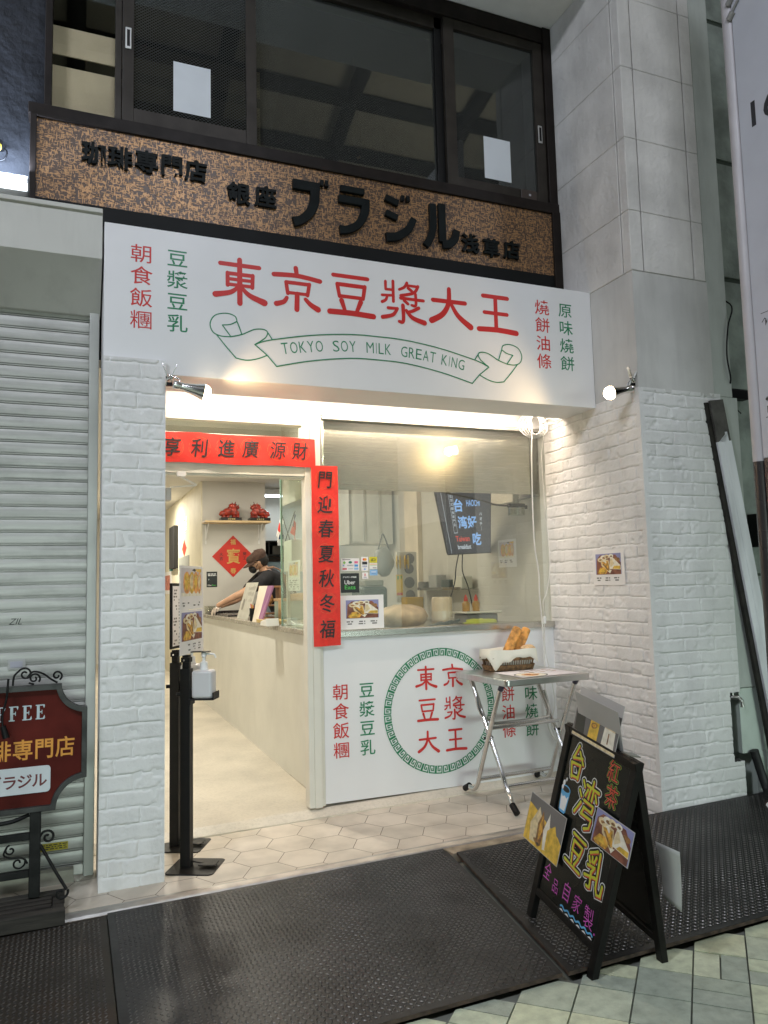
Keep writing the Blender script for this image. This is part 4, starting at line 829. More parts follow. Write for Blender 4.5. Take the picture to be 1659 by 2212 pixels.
MB().obox((2.605, .462, .97), ((1, 0, 0), (0, 1, 0), (0, 0, 1)), (.010, .007, .022)).build('switch', WPLAST, t, bevel=.005)
g = MB(); g.tube([(2.676-.0, .352-.36*i/12, 2.147+.0035*i) if i < 9 else (2.676, .352-.36*8/12-.02*(i-8), 2.175+.012*(i-8)) for i in range(12)], .0035, 7)
tag(g.build('lamp_lead', mat('grey_cable', (.42, .40, .36), .5), smooth=60), 'grey lamp lead running along the corner under the sign', 'cable')
# ================================================================== folding table
TH = math.radians(3.5); tc_, ts_ = math.cos(TH), math.sin(TH)
def TP(x, y, z): return (2.032+x*tc_-y*ts_, -.033+x*ts_+y*tc_, z)
t = thing('folding_table', 'folding steel table with crossed tubular legs by the white wall', 'table', TP(.27, .25, 0))
W, D = .540, .505; zt0, zt1 = .675, .711; rr = .045
def rrect(x0, x1, y0, y1, r, n=6): return arc(x1-r, y1-r, r, 0, 90, n)+arc(x0+r, y1-r, r, 90, 180, n)+arc(x0+r, y0+r, r, 180, 270, n)+arc(x1-r, y0+r, r, 270, 360, n)
TT = lambda a, b, d: TP(a, b, d)
g = MB(); pts = rrect(0, W, 0, D, .022); g.prism(pts, TT, zt0, zt1-.001); o = g.build('tabletop', mat('table_steel', (.62, .62, .60), .30, metal=1, var=.04, scale=6, stretch=(1, 20, 1)), t, bevel=.006, seg=4, smooth=40)
LEG = mat('leg_chrome', (.68, .69, .68), .22, metal=1, var=.05)
def leg(pts, r=.0125): return MB().tube(spl([TP(*p) for p in pts], 6), r, 14).build('leg', LEG, t, smooth=60)
for x, x2 in ((.030, .056), (.512, .486)):
    gl = gz(2.03+x, .3)+.02
    lg = leg([(x, .085, .672), (x, .125, .61), (x, .315, .205), (x, .345, .135), (x, .385, .095), (x, .440, gl+.035)])
    MB().tube([TP(x, .432, gl+.040), TP(x, .478, gl+.016)], .0165, 14).build('rubber_foot', BLKPL, lg, smooth=50)
    lg = leg([(x2, .42, .672), (x2, .385, .61), (x2, .165, .245), (x2, .130, .175), (x2, .090, .12), (x2-(.02 if x < .2 else -.02), .035, gl+.02)])
    MB().tube([TP(x2-(.018 if x < .2 else -.018), .045, gl+.028), TP(x2-(.024 if x < .2 else -.024), -.003, gl-.002)], .0165, 14).build('rubber_foot', BLKPL, lg, smooth=50)
    MB().tube([TP((x+x2)/2-.025, .245, .385), TP((x+x2)/2+.025, .245, .385)], .007, 10).build('pivot', BLKPL, t, smooth=50)
    MB().tube([TP(x, .08, .676), TP(x, .10, .650)], .0145, 12).build('bracket', mat('dark_bracket', (.03, .03, .06), .4), t, smooth=50)
for y_, x0_, x1_ in ((.338, .030, .512), (.135, .056, .486)): MB().tube([TP(x0_, y_, .155), TP(x1_, y_, .155)], .0105, 12).build('foot_rail', LEG, t, smooth=60)
g = MB(); g.tube(spl([TP(.045, .35, .585), TP(.045, .325, .515), TP(.07, .29, .460), TP(.115, .275, .447), TP(.425, .275, .447), TP(.47, .29, .460), TP(.495, .325, .515), TP(.495, .35, .585)], 6), .0105, 12)
g.tube([TP(.05, .23, .435), TP(.49, .23, .435)], .009, 10); g.build('brace', LEG, t, smooth=60)
# placemat menu
PM = lambda a, b, d=0: (a*1.0, b, .7122+d)
t = thing('placemat_menu', 'white printed menu sheet lying on the steel table', 'menu', (2.32, .15, .712))
qv = lambda u, v: (2.153+.357*u-.018*v, .002+.012*u+(.269+.004*u)*v)
MB().add([PM(*qv(*p)) for p in ((0, 0), (1, 0), (1, 1), (0, 1))], [(0, 1, 2, 3)]).build('sheet', mat('mat_paper', (.80, .77, .80), .45), t)
g = MB()
for i, (u, v, r, mi) in enumerate(((.30, .30, .26, 8), (.30, .30, .24, 4), (.30, .30, .14, 6), (.26, .33, .06, 1), (.36, .28, .05, 5))): g.mi = mi; g.add([PM(*qv(*p), .0004+.0001*i) for p in blob(u, v, r, r*1.1, 22, i, .02 if i < 2 else .2)], [tuple(range(22))])
for i in range(3):
    for j in range(3): g.mi = 5; u, v = .42+.2*i, .55+.16*j; g.add([PM(*qv(*p), .0004) for p in ((u, v), (u+.09, v), (u+.09, v+.06), (u, v+.06))], [(0, 1, 2, 3)])
g.build('print', FM, t)
# basket with bread
WK = mat('wicker', (.20, .115, .05), .7, var=.3, scale=60, bump=.002, bscale=260)
bx0, bx1, by0, by1, ZB = 2.165, 2.428, .315, .445, .7115; mx_, my_ = (bx0+bx1)/2, (by0+by1)/2
t = thing('bread_basket', 'brown wicker basket lined with a cream cloth', 'basket', (mx_, my_, ZB))
g = MB(); rnd = random.Random(2)
def loop(z, gx, r, ph=0, wv=.0):
    pts = rrect(bx0-gx, bx1+gx, by0-gx, by1+gx, .03, 5); return g.tube([(x, y, z+wv*(1 if i % 2 else -1)) for i, (x, y) in enumerate(pts)], r, 7, closed=True)
for i in range(4): loop(ZB+.005+.0072*i, .002*i, .0050, i, .0012)
for i in range(3): loop(ZB+.058+.0062*i, .010+.002*i, .0044, i, .001)
pts0 = rrect(bx0+.002, bx1-.002, by0+.002, by1-.002, .03, 5); per = []
for i in range(len(pts0)):
    a, b = pts0[i], pts0[(i+1) % len(pts0)]; l = math.hypot(b[0]-a[0], b[1]-a[1]); k = max(1, int(l/.014))
    per += [(a[0]+(b[0]-a[0])*j/k, a[1]+(b[1]-a[1])*j/k) for j in range(k)]
for x, y in per: g.tube([(x, y, ZB+.009), (x+(x-mx_)*.08, y+(y-my_)*.14, ZB+.068)], .0022, 6)
g.build('weave', WK, t, smooth=60); MB().prism(rrect(bx0, bx1, by0, by1, .03), lambda a, b, d: (a, b, d), ZB+.0005, ZB+.006).build('bottom', WK, t)
MB().prism(rrect(bx0+.008, bx1-.008, by0+.008, by1-.008, .03), lambda a, b, d: (a+(a-mx_)*.5*(d-ZB), b+(b-my_)*(d-ZB), d), ZB+.0065, ZB+.06).build('lining', mat('lining_white', (.66, .66, .62), .8), t)
CL = mat('cream_cloth', (.76, .75, .66), .8, var=.03, scale=8, bump=.0006, bscale=300)
g = MB(); ring = []
base = rrect(bx0-.012, bx1+.012, by0-.012, by1+.012, .028, 6)
for i in range(len(base)):
    a, b = base[i], base[(i+1) % len(base)]; l = math.hypot(b[0]-a[0], b[1]-a[1]); k = max(1, int(l/.016)); ring += [(a[0]+(b[0]-a[0])*j/k, a[1]+(b[1]-a[1])*j/k) for j in range(k)]
m_ = len(ring); vs = []
for ri, (sc, z, dr) in enumerate(((.80, .080, 0), (.94, .098, 0), (1.0, .112, 0), (1.03, .114, 0), (1.05, .102, .2), (1.07, .084, .6), (1.09, .062, 1))):
    for i, (x, y) in enumerate(ring):
        a = math.atan2((y-my_)*1.9, x-mx_); w1 = .0030*math.sin(a*9+.4)+.0022*math.sin(a*17+ri*.3)+.0035*math.sin(a*4+1); dz = (.010*math.sin(a*4+.6)+.006*math.sin(a*11))*dr
        flap = math.exp(-((a+2.30)/.16)**2)*.050*dr+math.exp(-((a+.75)/.2)**2)*.010*dr
        out = w1*(.3+1.2*dr); l = math.hypot(x-mx_, y-my_); vs.append((mx_+(x-mx_)*(1+(sc-1)*.8)+(x-mx_)/l*out, my_+(y-my_)*(1+(sc-1)*1.7)+(y-my_)/l*out, ZB+z+dz-flap+.0025*math.sin(a*5+ri*.2)))
g.add(vs, [(r*m_+i, r*m_+(i+1) % m_, (r+1)*m_+(i+1) % m_, (r+1)*m_+i) for r in range(6) for i in range(m_)]); g.add([vs[i] for i in range(m_)], [tuple(range(m_))])
o = g.build('cloth', CL, t, smooth=50); sm_ = o.modifiers.new('thick', 'SOLIDIFY'); sm_.thickness = .0015
BR = mat('fried_dough', (.60, .28, .06), .55, var=.25, scale=34, bump=.004, bscale=60)
def bread(name, label, c, ax, half, m):
    g = MB(); A = [Vector(a).normalized() for a in ax]; nx, ny, nz = 14, 6, 4; rnd = random.Random(len(label)); vs = {}; V = []; Fc = []
    def vid(i, j, k):
        if (i, j, k) not in vs:
            u, v, w_ = 2*i/nx-1, 2*j/ny-1, 2*k/nz-1; q = .10*rnd.uniform(-1, 1)
            vs[(i, j, k)] = len(V); V.append(Vector(c)+A[0]*half[0]*u*(1-.06*v*v)+A[1]*half[1]*v*(1+q*.6)*(1-.12*abs(u)**4)+A[2]*half[2]*w_*(1+q)*(1-.15*v*v))
        return vs[(i, j, k)]
    for i in range(nx):
        for j in range(ny): Fc += [(vid(i, j, 0), vid(i, j+1, 0), vid(i+1, j+1, 0), vid(i+1, j, 0)), (vid(i, j, nz), vid(i+1, j, nz), vid(i+1, j+1, nz), vid(i, j+1, nz))]
        for k in range(nz): Fc += [(vid(i, 0, k), vid(i+1, 0, k), vid(i+1, 0, k+1), vid(i, 0, k+1)), (vid(i, ny, k), vid(i, ny, k+1), vid(i+1, ny, k+1), vid(i+1, ny, k))]
    for j in range(ny):
        for k in range(nz): Fc += [(vid(0, j, k), vid(0, j, k+1), vid(0, j+1, k+1), vid(0, j+1, k)), (vid(nx, j, k), vid(nx, j+1, k), vid(nx, j+1, k+1), vid(nx, j, k+1))]
    g.add(V, Fc); return tag(g.build(name, m, smooth=80, sub=1), label, 'bread', 'fried breads in the basket')
bread('fried_bread', 'nearer golden fried dough slab leaning in the basket', (2.318, .37, .862), ((.52, .05, .85), (.75, -.5, -.45), (.4, .85, -.2)), (.095, .027, .017), BR)
bread('fried_bread', 'farther golden fried dough slab leaning behind the first', (2.395, .395, .858), ((.52, .05, .85), (.75, -.5, -.45), (.4, .85, -.2)), (.090, .026, .016), BR)
tag(MB().ell((2.408, .345, .824), (.045, .036, .022), 18, 10, wob=.05, seed=3).build('round_bun', mat('pale_bun', (.66, .46, .26), .7, var=.12, scale=50, bump=.002, bscale=120), smooth=80), 'pale round sesame bun in the basket', 'bread')
# ================================================================== chalkboard stand
L0 = Vector((1.498, -.998, .045)); u2 = Vector((-.055, -.987, -.152)); T2 = Vector((.192, -.160, .968)); n2 = Vector((.998, -.055, -.008)); RRp = Vector((1.762, -1.402, -.017))
FB = frame(L0, u2, T2); BW, BH = .393, .681
t = thing('chalkboard', 'black folding chalkboard with colourful hand lettering on the pavement', 'chalkboard', tuple(L0))
BKW = mat('black_wood', (.006, .0055, .005), .5, var=.2, scale=25, spec=.25)
g = MB(); s = .030
g.fbox(FB, 0, s, -.002, BH, -.024, 0); g.fbox(FB, BW-s, BW, -.004, BH, -.024, 0); g.fbox(FB, s, BW-s, BH-s, BH, -.024, -.0005); g.fbox(FB, s, BW-s, .082, .082+s*.8, -.024, -.0005)
g.build('front_frame', BKW, t, bevel=.002)
MB().fbox(FB, s, BW-s, .10, BH-s, -.016, -.007).build('board', mat('board_black', (.005, .0065, .0055), .25, var=.1, scale=8, spec=.3), t)
TB = (L0+u2*BW+T2*BH+n2*.012)-RRp; TBl = TB.length; FR_ = frame(RRp-u2*BW, u2, TB.normalized())
g = MB(); g.fbox(FR_, 0, s, 0, TBl, 0, .024); g.fbox(FR_, BW-s, BW, 0, TBl, 0, .024); g.fbox(FR_, s, BW-s, TBl-s, TBl, 0, .023); g.fbox(FR_, s, BW-s, .08, .105, 0, .023); g.build('rear_frame', BKW, t, bevel=.002)
MB().fbox(FR_, s, BW-s, .10, TBl-s, .006, .015).build('rear_board', mat('board_black', (.005, .0065, .0055), .25), t)
g = MB()
for a in (.07, .32): g.fbox(FB, a-.02, a+.02, BH+.0005, BH+.004, -.05, -.006)
g.build('hinge', mat('hinge_metal', (.35, .34, .32), .35, metal=1), t)
FBd = lambda a, b, d=0: FB(a, b, d-.0068)
cm = {'w': (.80, .80, .80), 'k': (.006, .007, .007), 'r': (.62, .10, .05), 'y': (.56, .58, .04), 'p': (.58, .10, .48), 'b': (.12, .42, .72), 'g': (.32, .46, .07)}
CH = {c: i for i, c in enumerate(cm)}; CHM = [mat('chalk_'+c, cm[c], .55) for c in cm]
HAND = {'台': [[(.55,.98),(.30,.62)],[(.28,.60),(.84,.66)],[(.64,.82),(.92,.50)],[(.22,.46),(.32,.06)],[(.22,.46),(.78,.46),(.70,.06)],[(.30,.09),(.72,.09)]],
 '湾': [[(.12,.90),(.24,.80)],[(.04,.66),(.17,.57)],[(.0,.16),(.22,.44)],[(.62,1.02),(.62,.90)],[(.34,.87),(.97,.87)],[(.43,.78),(.35,.64)],[(.55,.86),(.53,.62)],[(.70,.86),(.71,.62)],[(.84,.78),(.95,.66)],[(.36,.53),(.86,.53),(.84,.40)],[(.42,.39),(.84,.39)],[(.43,.39),(.36,.24)],[(.35,.23),(.90,.25),(.88,.06),(.66,-.02)]],
 '豆': [[(.12,.97),(.90,.97)],[(.24,.80),(.28,.52)],[(.24,.80),(.80,.80),(.74,.52)],[(.28,.53),(.74,.53)],[(.32,.42),(.41,.20)],[(.72,.43),(.60,.20)],[(.02,.11),(.98,.11)]],
 '乳': [[(.52,1.0),(.14,.88)],[(.12,.78),(.19,.67)],[(.29,.81),(.31,.70)],[(.50,.85),(.41,.70)],[(.10,.58),(.50,.60),(.32,.45)],[(.33,.45),(.35,.08),(.18,.10)],[(.0,.32),(.58,.38)],[(.68,.98),(.67,.18),(.76,.04),(.96,.06),(1.0,.30)]],
 '紅': [[(.28,1.0),(.10,.78),(.34,.76)],[(.44,.86),(.08,.54),(.46,.56)],[(.27,.52),(.27,.04)],[(.12,.40),(.04,.18)],[(.40,.42),(.48,.2)],[(.58,.84),(.97,.84)],[(.77,.84),(.77,.16)],[(.54,.14),(1.0,.14)]],
 '茶': [[(.03,.82),(.97,.82)],[(.32,.98),(.34,.70)],[(.68,.98),(.66,.70)],[(.5,.72),(.30,.52),(.03,.40)],[(.5,.70),(.72,.52),(.97,.40)],[(.2,.33),(.82,.33)],[(.5,.46),(.5,.0)],[(.32,.25),(.12,.06)],[(.68,.25),(.90,.06)]]}
def neon(c, x, z, w_, h_, out='w', a='y', b='r', wd=.0088, rot=0):
    g = MB(); cr_, sr_ = math.cos(rot), math.sin(rot)
    def lay(mi, wdt, d, dx=0, dz=0):
        g.mi = CH[mi]
        for i, st in enumerate(HAND[c]):
            q = [((p-.5)*w_, (r-.5)*h_) for p, r in st]; q = [(x+p*cr_-r*sr_+dx, z+p*sr_+r*cr_+dz) for p, r in q]; k = 4*len(q)
            pts = [tuple(u+(v-u)*j/4 for u, v in zip(q[n_], q[n_+1])) for n_ in range(len(q)-1) for j in range(4)]+[q[-1]]; m_ = len(pts)
            g.sheet(ribbon(pts, [wdt*(1.10-.30*math.sin(math.pi*j/(m_-1))) if mi == a else wdt for j in range(m_)]), FBd, d+i*.00003)
    lay(out, wd*3.1, .0004); lay('k', wd*2.35, .0009)
    if b: lay(b, wd*1.0, .0014, .0028, -.0034)
    lay(a, wd, .0019); g.build('chalk_character', CHM, t)
neon('台', .092, .572, .092, .116, rot=.10); neon('湾', .188, .470, .104, .150, rot=-.05); neon('豆', .186, .302, .092, .112, rot=-.12); neon('乳', .296, .294, .094, .128, rot=.08)
neon('紅', .286, .612, .052, .066, 'g', 'r', None, .0046); neon('茶', .300, .538, .056, .064, 'g', 'r', None, .0046)
g = MB()
for c, x, z, q, sh in (('全', .062, .180, .060, .1), ('品', .118, .158, .050, -.1), ('自', .182, .172, .066, 0), ('家', .244, .165, .060, .15), ('製', .312, .158, .070, -.12)): put(g, c, FBd, x, z, q*.75, q, -.006, .0006, shear=sh)
g.sheet(arc(.352, .128, .0035, 0, 360, 8)[:-1], FBd, .0006); g.build('pink_words', CHM[CH['p']], t)
g = MB()
for (z, c) in ((.118, 'b'), (.105, 'w')): g.mi = CH[c]; g.sheet(ribbon([(.166+.0032*i, z+.0035*math.sin(i*.62)) for i in range(57)], .0058), FBd, .0006)
g.build('wave_lines', CHM, t)
# glass of milk
g = MB(); g.mi = CH['b']; g.sheet(ribbon(arc(.066, .468, .024, 0, 360, 22, .0115), .004, False), FBd, .0010); g.sheet([(.040, .468), (.092, .468), (.086, .395), (.080, .388), (.054, .388), (.047, .395)], FBd, .0005)
g.mi = CH['k']; g.sheet(arc(.066, .468, .022, 0, 360, 20, .0100)[:-1], FBd, .0009); g.mi = CH['w']; g.sheet([(.045, .448), (.055, .440), (.066, .446), (.078, .440), (.087, .450), (.081, .397), (.052, .397)], FBd, .0008)
g.sheet(blob(.050, .486, .007, .010, 10, 1), FBd, .0011); g.sheet(blob(.060, .500, .004, .007, 8, 2), FBd, .0011); g.sheet(blob(.046, .470, .006, .008, 8, 3), FBd, .0012); g.build('milk_drawing', CHM, t)
# laminated cards on the board
LAM = mat('laminate', (.50, .49, .47), .18, var=.03)
def card(label, fr, a0, a1, b0, b1, kind, d, top=1.0):
    t = thing('picture_card', label, 'card', fr((a0+a1)/2, (b0+b1)/2, d), group='laminated cards on the chalkboard')
    MB().fbox(fr, a0, a1, b0, b1, d-.001, d).build('sheet', LAM, t)
    if kind: picture(fr, a0+.002, a1-.002, b0+.002, b0+(b1-b0)*top-.002, kind, t, d=d+.0003)
card('laminated drinks carton card sticking up over the board top', FB, .046, .288, .656, .822, 'cartons', .006, .78)
card('laminated yellow wrap card sticking out at the left edge', FB, -.110, .119, .222, .388, 'wrap', .005)
card('pancake photo card on the right of the board', FB, .258, .446, .380, .488, 'pie', .004)
FRs = FR_
g = MB(); vs = []; nn = 12; ox = BW-.02
for j in range(2):
    for i in range(nn+1):
        v = i/nn; vs.append(FRs(BW+.005+.085*j if 1 else 0, .24+.185*v, -.008-.022*math.sin(v*math.pi)*.3-.02*j*v*v))
g.add(vs, [(i, i+1, nn+1+i+1, nn+1+i) for i in range(nn)]); o = tag(g.build('picture_card', mat('card_back', (.42, .42, .41), .4), smooth=80), 'plain backed card on the far side of the board', 'card', 'laminated cards on the chalkboard'); sm_ = o.modifiers.new('thick', 'SOLIDIFY'); sm_.thickness = .001
tag(MB().fbox(FR_, .060, .30, TBl-.025, TBl+.13, -.0035, -.0025).build('picture_card', mat('card_back', (.42, .42, .41), .4)), 'card back standing behind the carton card above the board', 'card', 'laminated cards on the chalkboard')
tag(MB().obox((2.655, .17, .47), ((.35, .9, 0), (0, 0, 1), (.9, -.35, .1)), (.025, .075, .002)).build('leaning_card', mat('beige_card', (.50, .46, .38), .6)), 'small beige card leaning behind the table legs by the brick', 'card')
# ================================================================== sanitiser stands
PLATE_BLK = mat('powder_black', (.007, .0068, .0066), .5, spec=.3, var=.08, scale=30, bump=.0002, bscale=400)
BOT = mat('milky_plastic', (.78, .78, .80), .35, var=.02, trans=.25)
def stand(loc, rz, label, kind):
    t = thing('sanitiser_stand', label, 'stand', loc, rz, 'hand sanitiser stands in the doorway', local=True)
    MB().prism(rrect(-.065, .145, -.098, .098, .022), lambda a, b, d: (a, b, d), .001, .006).build('base_plate', PLATE_BLK, t, bevel=.001, seg=1)
    MB().box(-.022, .022, -.022, .022, .006, .845).build('post', PLATE_BLK, t, bevel=.002)
    MB().box(-.015, .015, -.015, .015, .845, .905).box(-.02, .02, -.019, .019, .873, .895).build('inner_post', BLKPL, t, bevel=.002)
    MB().tube([(.0, -.034, .884), (0, .036, .884)], .004, 8).build('clamp_bolt', CHROME, t, smooth=50)
    MB().tube([(-.022, -.012, .735), (-.040, -.02, .735)], .009, 10).build('knob', BLKPL, t, smooth=50)
    MB().box(.022, .135, -.042, .042, .712, .718).box(.130, .135, -.042, .042, .718, .745).box(.022, .028, -.03, .03, .69, .76).build('shelf', PLATE_BLK, t, bevel=.003)
    MB().box(.06, .135, -.03, .03, .016, .021).bar((.01, 0, .03), (.08, 0, .018), .012, .006).build('pedal', PLATE_BLK, t, bevel=.003)
    MB().box(-.005, .105, -.02, .02, .916, .9195).build('press_lever', PLATE_BLK, t, bevel=.002)
    b = thing('sanitiser_bottle', 'white pump bottle on the '+('nearer' if kind else 'farther')+' black stand', 'bottle', loc, rz, 'pump bottles on the stands', local=True)
    g = MB(); g.prism(rrect(.032, .126, -.036, .036, .016), lambda a, b_, d: (a, b_, d), .7185, .838); g.build('body', BOT, b, bevel=.012, seg=4, smooth=50)
    MB().lathe([(.020, .836), (.020, .845), (.0165, .850), (.0165, .872), (.012, .874), (.007, .876), (.007, .893), (.0115, .896), (.0115, .912), (.008, .915)], (.079, 0, 0), 18).build('pump_collar', WPLAST, b, smooth=40)
    MB().tube(spl([(.079, 0, .905), (.105, 0, .908), (.125, 0, .905), (.132, 0, .890)], 5), .0042, 10).build('nozzle', WPLAST, b, smooth=60)
    fr = frame((.024, 0, 0), (0, 1, 0), (0, 0, 1))
    if kind:
        for i, (z0, z1, kd, lab) in enumerate(((1.105, 1.296, 'bread', 'upper white paper with bread slices on the nearer stand'), (.912, 1.103, 'pie', 'lower white paper with pancakes on the nearer stand'))):
            p = thing('menu_paper', lab, 'menu', loc, rz, 'white papers on the stand', local=True)
            MB().fbox(fr, -.150, .150, z0, z1, -.001+.001*i, .001*i).build('sheet', PAPER, p)
            picture(fr, -.130, .130, z0+.058, z1-.010, kd, p, d=.0005+.001*i)
            g = MB()
            for j in range(4): dashes(g, fr, -.12+.065*j, -.085+.065*j, z0+.014, z0+.048, 3, j+i*5, .55, .0006+.001*i)
            g.build('caption', GREYTX, p)
    else:
        p = thing('price_list', 'black framed white price list on the farther stand', 'menu', loc, rz, local=True)
        MB().fbox(fr, -.112, .112, .915, 1.222, -.012, -.001).build('frame', BLKPL, p, bevel=.002); MB().fbox(fr, -.102, .102, .928, 1.208, 0, .0008).build('sheet', PAPER, p)
        g = MB()
        for j in range(3): dashes(g, fr, -.095+.065*j, -.05+.065*j, .935, 1.198, 18, j+3, .6, .001)
        g.build('print', GREYTX, p)
stand((.487, .098, .009), R_(-28), 'nearer black sanitiser stand carrying two white papers', 1)
stand((.478, .400, .011), R_(-28), 'farther black sanitiser stand carrying a framed list', 0)
# ================================================================== wrought iron coffee sign
t = thing('iron_sign', 'red brown coffee sign board on a black scrolled iron stand', 'sign', (-.24, -.06, 0))
IRON = mat('wrought_iron', (.010, .010, .0095), .55, metal=.2, spec=.3, var=.25, scale=25, bump=.0006, bscale=120)
yi = -.06; F = front(yi); cx = -.245
def outline(off):
    r = .097-off*.6; xr_, zt_2, zb_ = .076-off, .842-off, .362+off; c0 = (.076+off*.25, .842+off*.25); q = arc(.076, .842, .096+off, 180, 270, 10); q2 = arc(.076, .362, .112+off, 90, 180, 10)
    R_side = [(min(x, xr_), min(z, zt_2)) for x, z in q]+[(min(x, xr_), max(z, zb_)) for x, z in q2]
    return R_side+[(2*cx-x, z) for x, z in R_side[::-1]]
po, pi_ = outline(0), outline(.020); n = len(po)
g = MB(); vs = [F(a, b, d) for d in (-.02, .022) for a, b in po]+[F(a, b, d) for d in (-.02, .022) for a, b in pi_]
fs = []
for i in range(n):
    j = (i+1) % n; fs += [(i, j, n+j, n+i), (2*n+i, 3*n+i, 3*n+j, 2*n+j), (n+i, n+j, 3*n+j, 3*n+i), (i, 2*n+i, 2*n+j, j)]
g.add(vs, fs).build('frame', mat('sign_frame', (.035, .036, .034), .55, var=.3, scale=18), t, bevel=.002, seg=1)
MB().prism(outline(.019), F, -.015, .004).build('board', mat('maroon_board', (.10, .012, .008), .55, spec=.12, var=.22, scale=4), t)
RS = (arc(-.086, .518, .014, 0, 90, 4)+arc(2*cx+.086, .518, .014, 90, 180, 4)+arc(2*cx+.086, .446, .014, 180, 270, 4)+arc(-.086, .446, .014, 270, 360, 4))
RS = [(x+.016 if x > cx else x-.016, z) for x, z in RS]
MB().prism(RS, F, .004, .008).build('name_plate', mat('pale_plate', (.60, .64, .67), .4, var=.04), t)
g = MB()
def serif(ch_, x, z, w_, h_):
    s_ = .010; k = .004; e = .0001
    g.fbox(F, x+w_*.14, x+w_*.14+s_, z, z+h_, .0045, .0052); g.fbox(F, x, x+w_*.14, z, z+k, .0045, .0052); g.fbox(F, x, x+w_*.14, z+h_-k, z+h_, .0045, .0052); x0 = x+w_*.14+s_
    g.fbox(F, x0, x+w_, z+h_-k, z+h_, .0045, .0052); g.prism([(x+w_-.002, z+h_-.015), (x+w_+.001, z+h_-k), (x+w_-.006, z+h_-k)], F, .0045, .0052)
    g.fbox(F, x0, x+w_*.72, z+h_*.5-k/2, z+h_*.5+k/2, .0045, .0052); g.fbox(F, x+w_*.68, x+w_*.75, z+h_*.5-.008, z+h_*.5+.008, .0053, .0058)
    if ch_ == 'E': g.fbox(F, x0, x+w_, z, z+k, .0045, .0052); g.prism([(x+w_-.006, z+k), (x+w_+.002, z+k), (x+w_, z+.016)], F, .0045, .0052)
    else: g.fbox(F, x0, x0+.006, z, z+k, .0045, .0052)
for c, x in (('F', -.252), ('F', -.207), ('E', -.160), ('E', -.113)): serif(c, x, .710, .032, .056)
put(g, 'C', F, -.33, .738, .036, .056, .0, .005); put(g, 'O', F, -.283, .738, .040, .056, .0, .005)
g.build('white_lettering', mat('pale_paint', (.50, .58, .62), .5), t)
g = MB()
for c, x in (('珈', -.305), ('琲', -.232), ('専', -.156), ('門', -.080), ('店', -.004)): put(g, c, F, x, .598, .074, .082, .018, .0048)
g.build('orange_lettering', mat('orange_paint', (.72, .30, .03), .5), t)
g = MB()
for c, x in (('ブ', -.256), ('ラ', -.200), ('ジ', -.148), ('ル', -.095)): put(g, c, F, x, .480, .056, .056, .022, .0086)
g.build('maroon_lettering', mat('maroon_paint', (.14, .02, .025), .5), t)
def curl(cx_, cz_, r0, r1, a0, a1, n_=26): return [(cx_+(r0+(r1-r0)*i/n_)*math.cos(R_(a0+(a1-a0)*i/n_)), cz_+(r0+(r1-r0)*i/n_)*math.sin(R_(a0+(a1-a0)*i/n_))) for i in range(n_+1)]
def T_(pts, r=.0045, y=yi): return [(x, y, z) for x, z in pts]
for mir in (0, 1):
    X = (lambda x: 2*cx-x-.0) if mir else (lambda x: x)
    g = MB()
    for c in (curl(-.153, .887, .026, .006, 160, -330), curl(-.120, .868, .022, .005, -40, 420), curl(-.038, .874, .020, .005, -60, 380)): g.tube(T_([(X(a), b) for a, b in c]), .0038, 8)
    for q in ([(-.196, .845), (-.192, .88), (-.178, .898)], [(-.147, .870), (-.125, .894), (-.09, .885), (-.06, .862), (-.036, .846)], [(-.120, .846), (-.14, .852)]): g.tube(T_([(X(a), b) for a, b in spl(q, 6)]), .0038, 8)
    g.build('scroll', IRON, t, smooth=60)
    g = MB(); g.box(*sorted((X(-.127), X(-.087))), yi-.02, yi+.02, .045, .362); g.build('post', IRON, t, bevel=.002)
    g = MB(); g.tube(T_([(X(a), b) for a, b in curl(-.062, .258, .028, .006, 170, -300)]), .0048, 8); g.tube([(X(-.088), yi-.02, .238), (X(-.03), yi-.06, .14), (X(.008), yi-.09, .082)], .006, 8); g.tube(T_([(X(a), b) for a, b in curl(-.012, .072, .026, .006, 20, -330)], y=yi-.09), .0048, 8)
    g.build('brace', IRON, t, smooth=60)
g = MB(); g.box(2*cx+.127, -.127, yi-.012, yi+.012, .258, .284); g.box(2*cx+.127, -.127, yi-.012, yi+.012, .120, .145); g.build('cross_rail', IRON, t, bevel=.002)
g = MB()
for c in (curl(-.192, .226, .020, .005, 100, 480), curl(-.165, .176, .026, .006, 30, -360)): g.tube(T_(c), .0036, 8)
for q in ([(-.205, .238), (-.215, .212), (-.19, .197), (-.15, .192), (-.132, .17)],): g.tube(T_(spl(q, 6)), .0036, 8)
g.build('scroll', IRON, t, smooth=60)
g = MB(); g.tube(spl([(-.21, yi-.03, .875), (-.215, yi-.035, .80), (-.228, yi-.035, .74), (-.225, yi-.04, .695)], 6), .004, 8); g.tube([(-.225, yi-.04, .70), (-.212, yi-.042, .655)], [.010, .013], 10); g.build('lead', BLKPL, t, smooth=60); g = MB(); g.tube(spl([(-.40, yi, .345), (-.30, yi-.02, .335), (-.2, yi-.02, .335), (-.13, yi, .35)], 5), .008, 8)
o = g.build('lead', BLKPL, t, smooth=60)
OLD = mat('old_timber', (.034, .030, .024), .8, var=.3, scale=12, bump=.0015, bscale=60, stretch=(.3, 3, 3))
t = thing('timber_base', 'old dark slatted timber base under the iron sign', 'base', (-.25, -.13, 0))
g = MB(); b0 = -.004
g.box(-.60, .004, -.262, -.222, b0, .048); g.box(-.60, .002, -.06, -.022, b0, .045); g.box(-.042, .0, -.222, -.06, b0, .030); g.box(-.56, -.52, -.222, -.06, b0, .03)
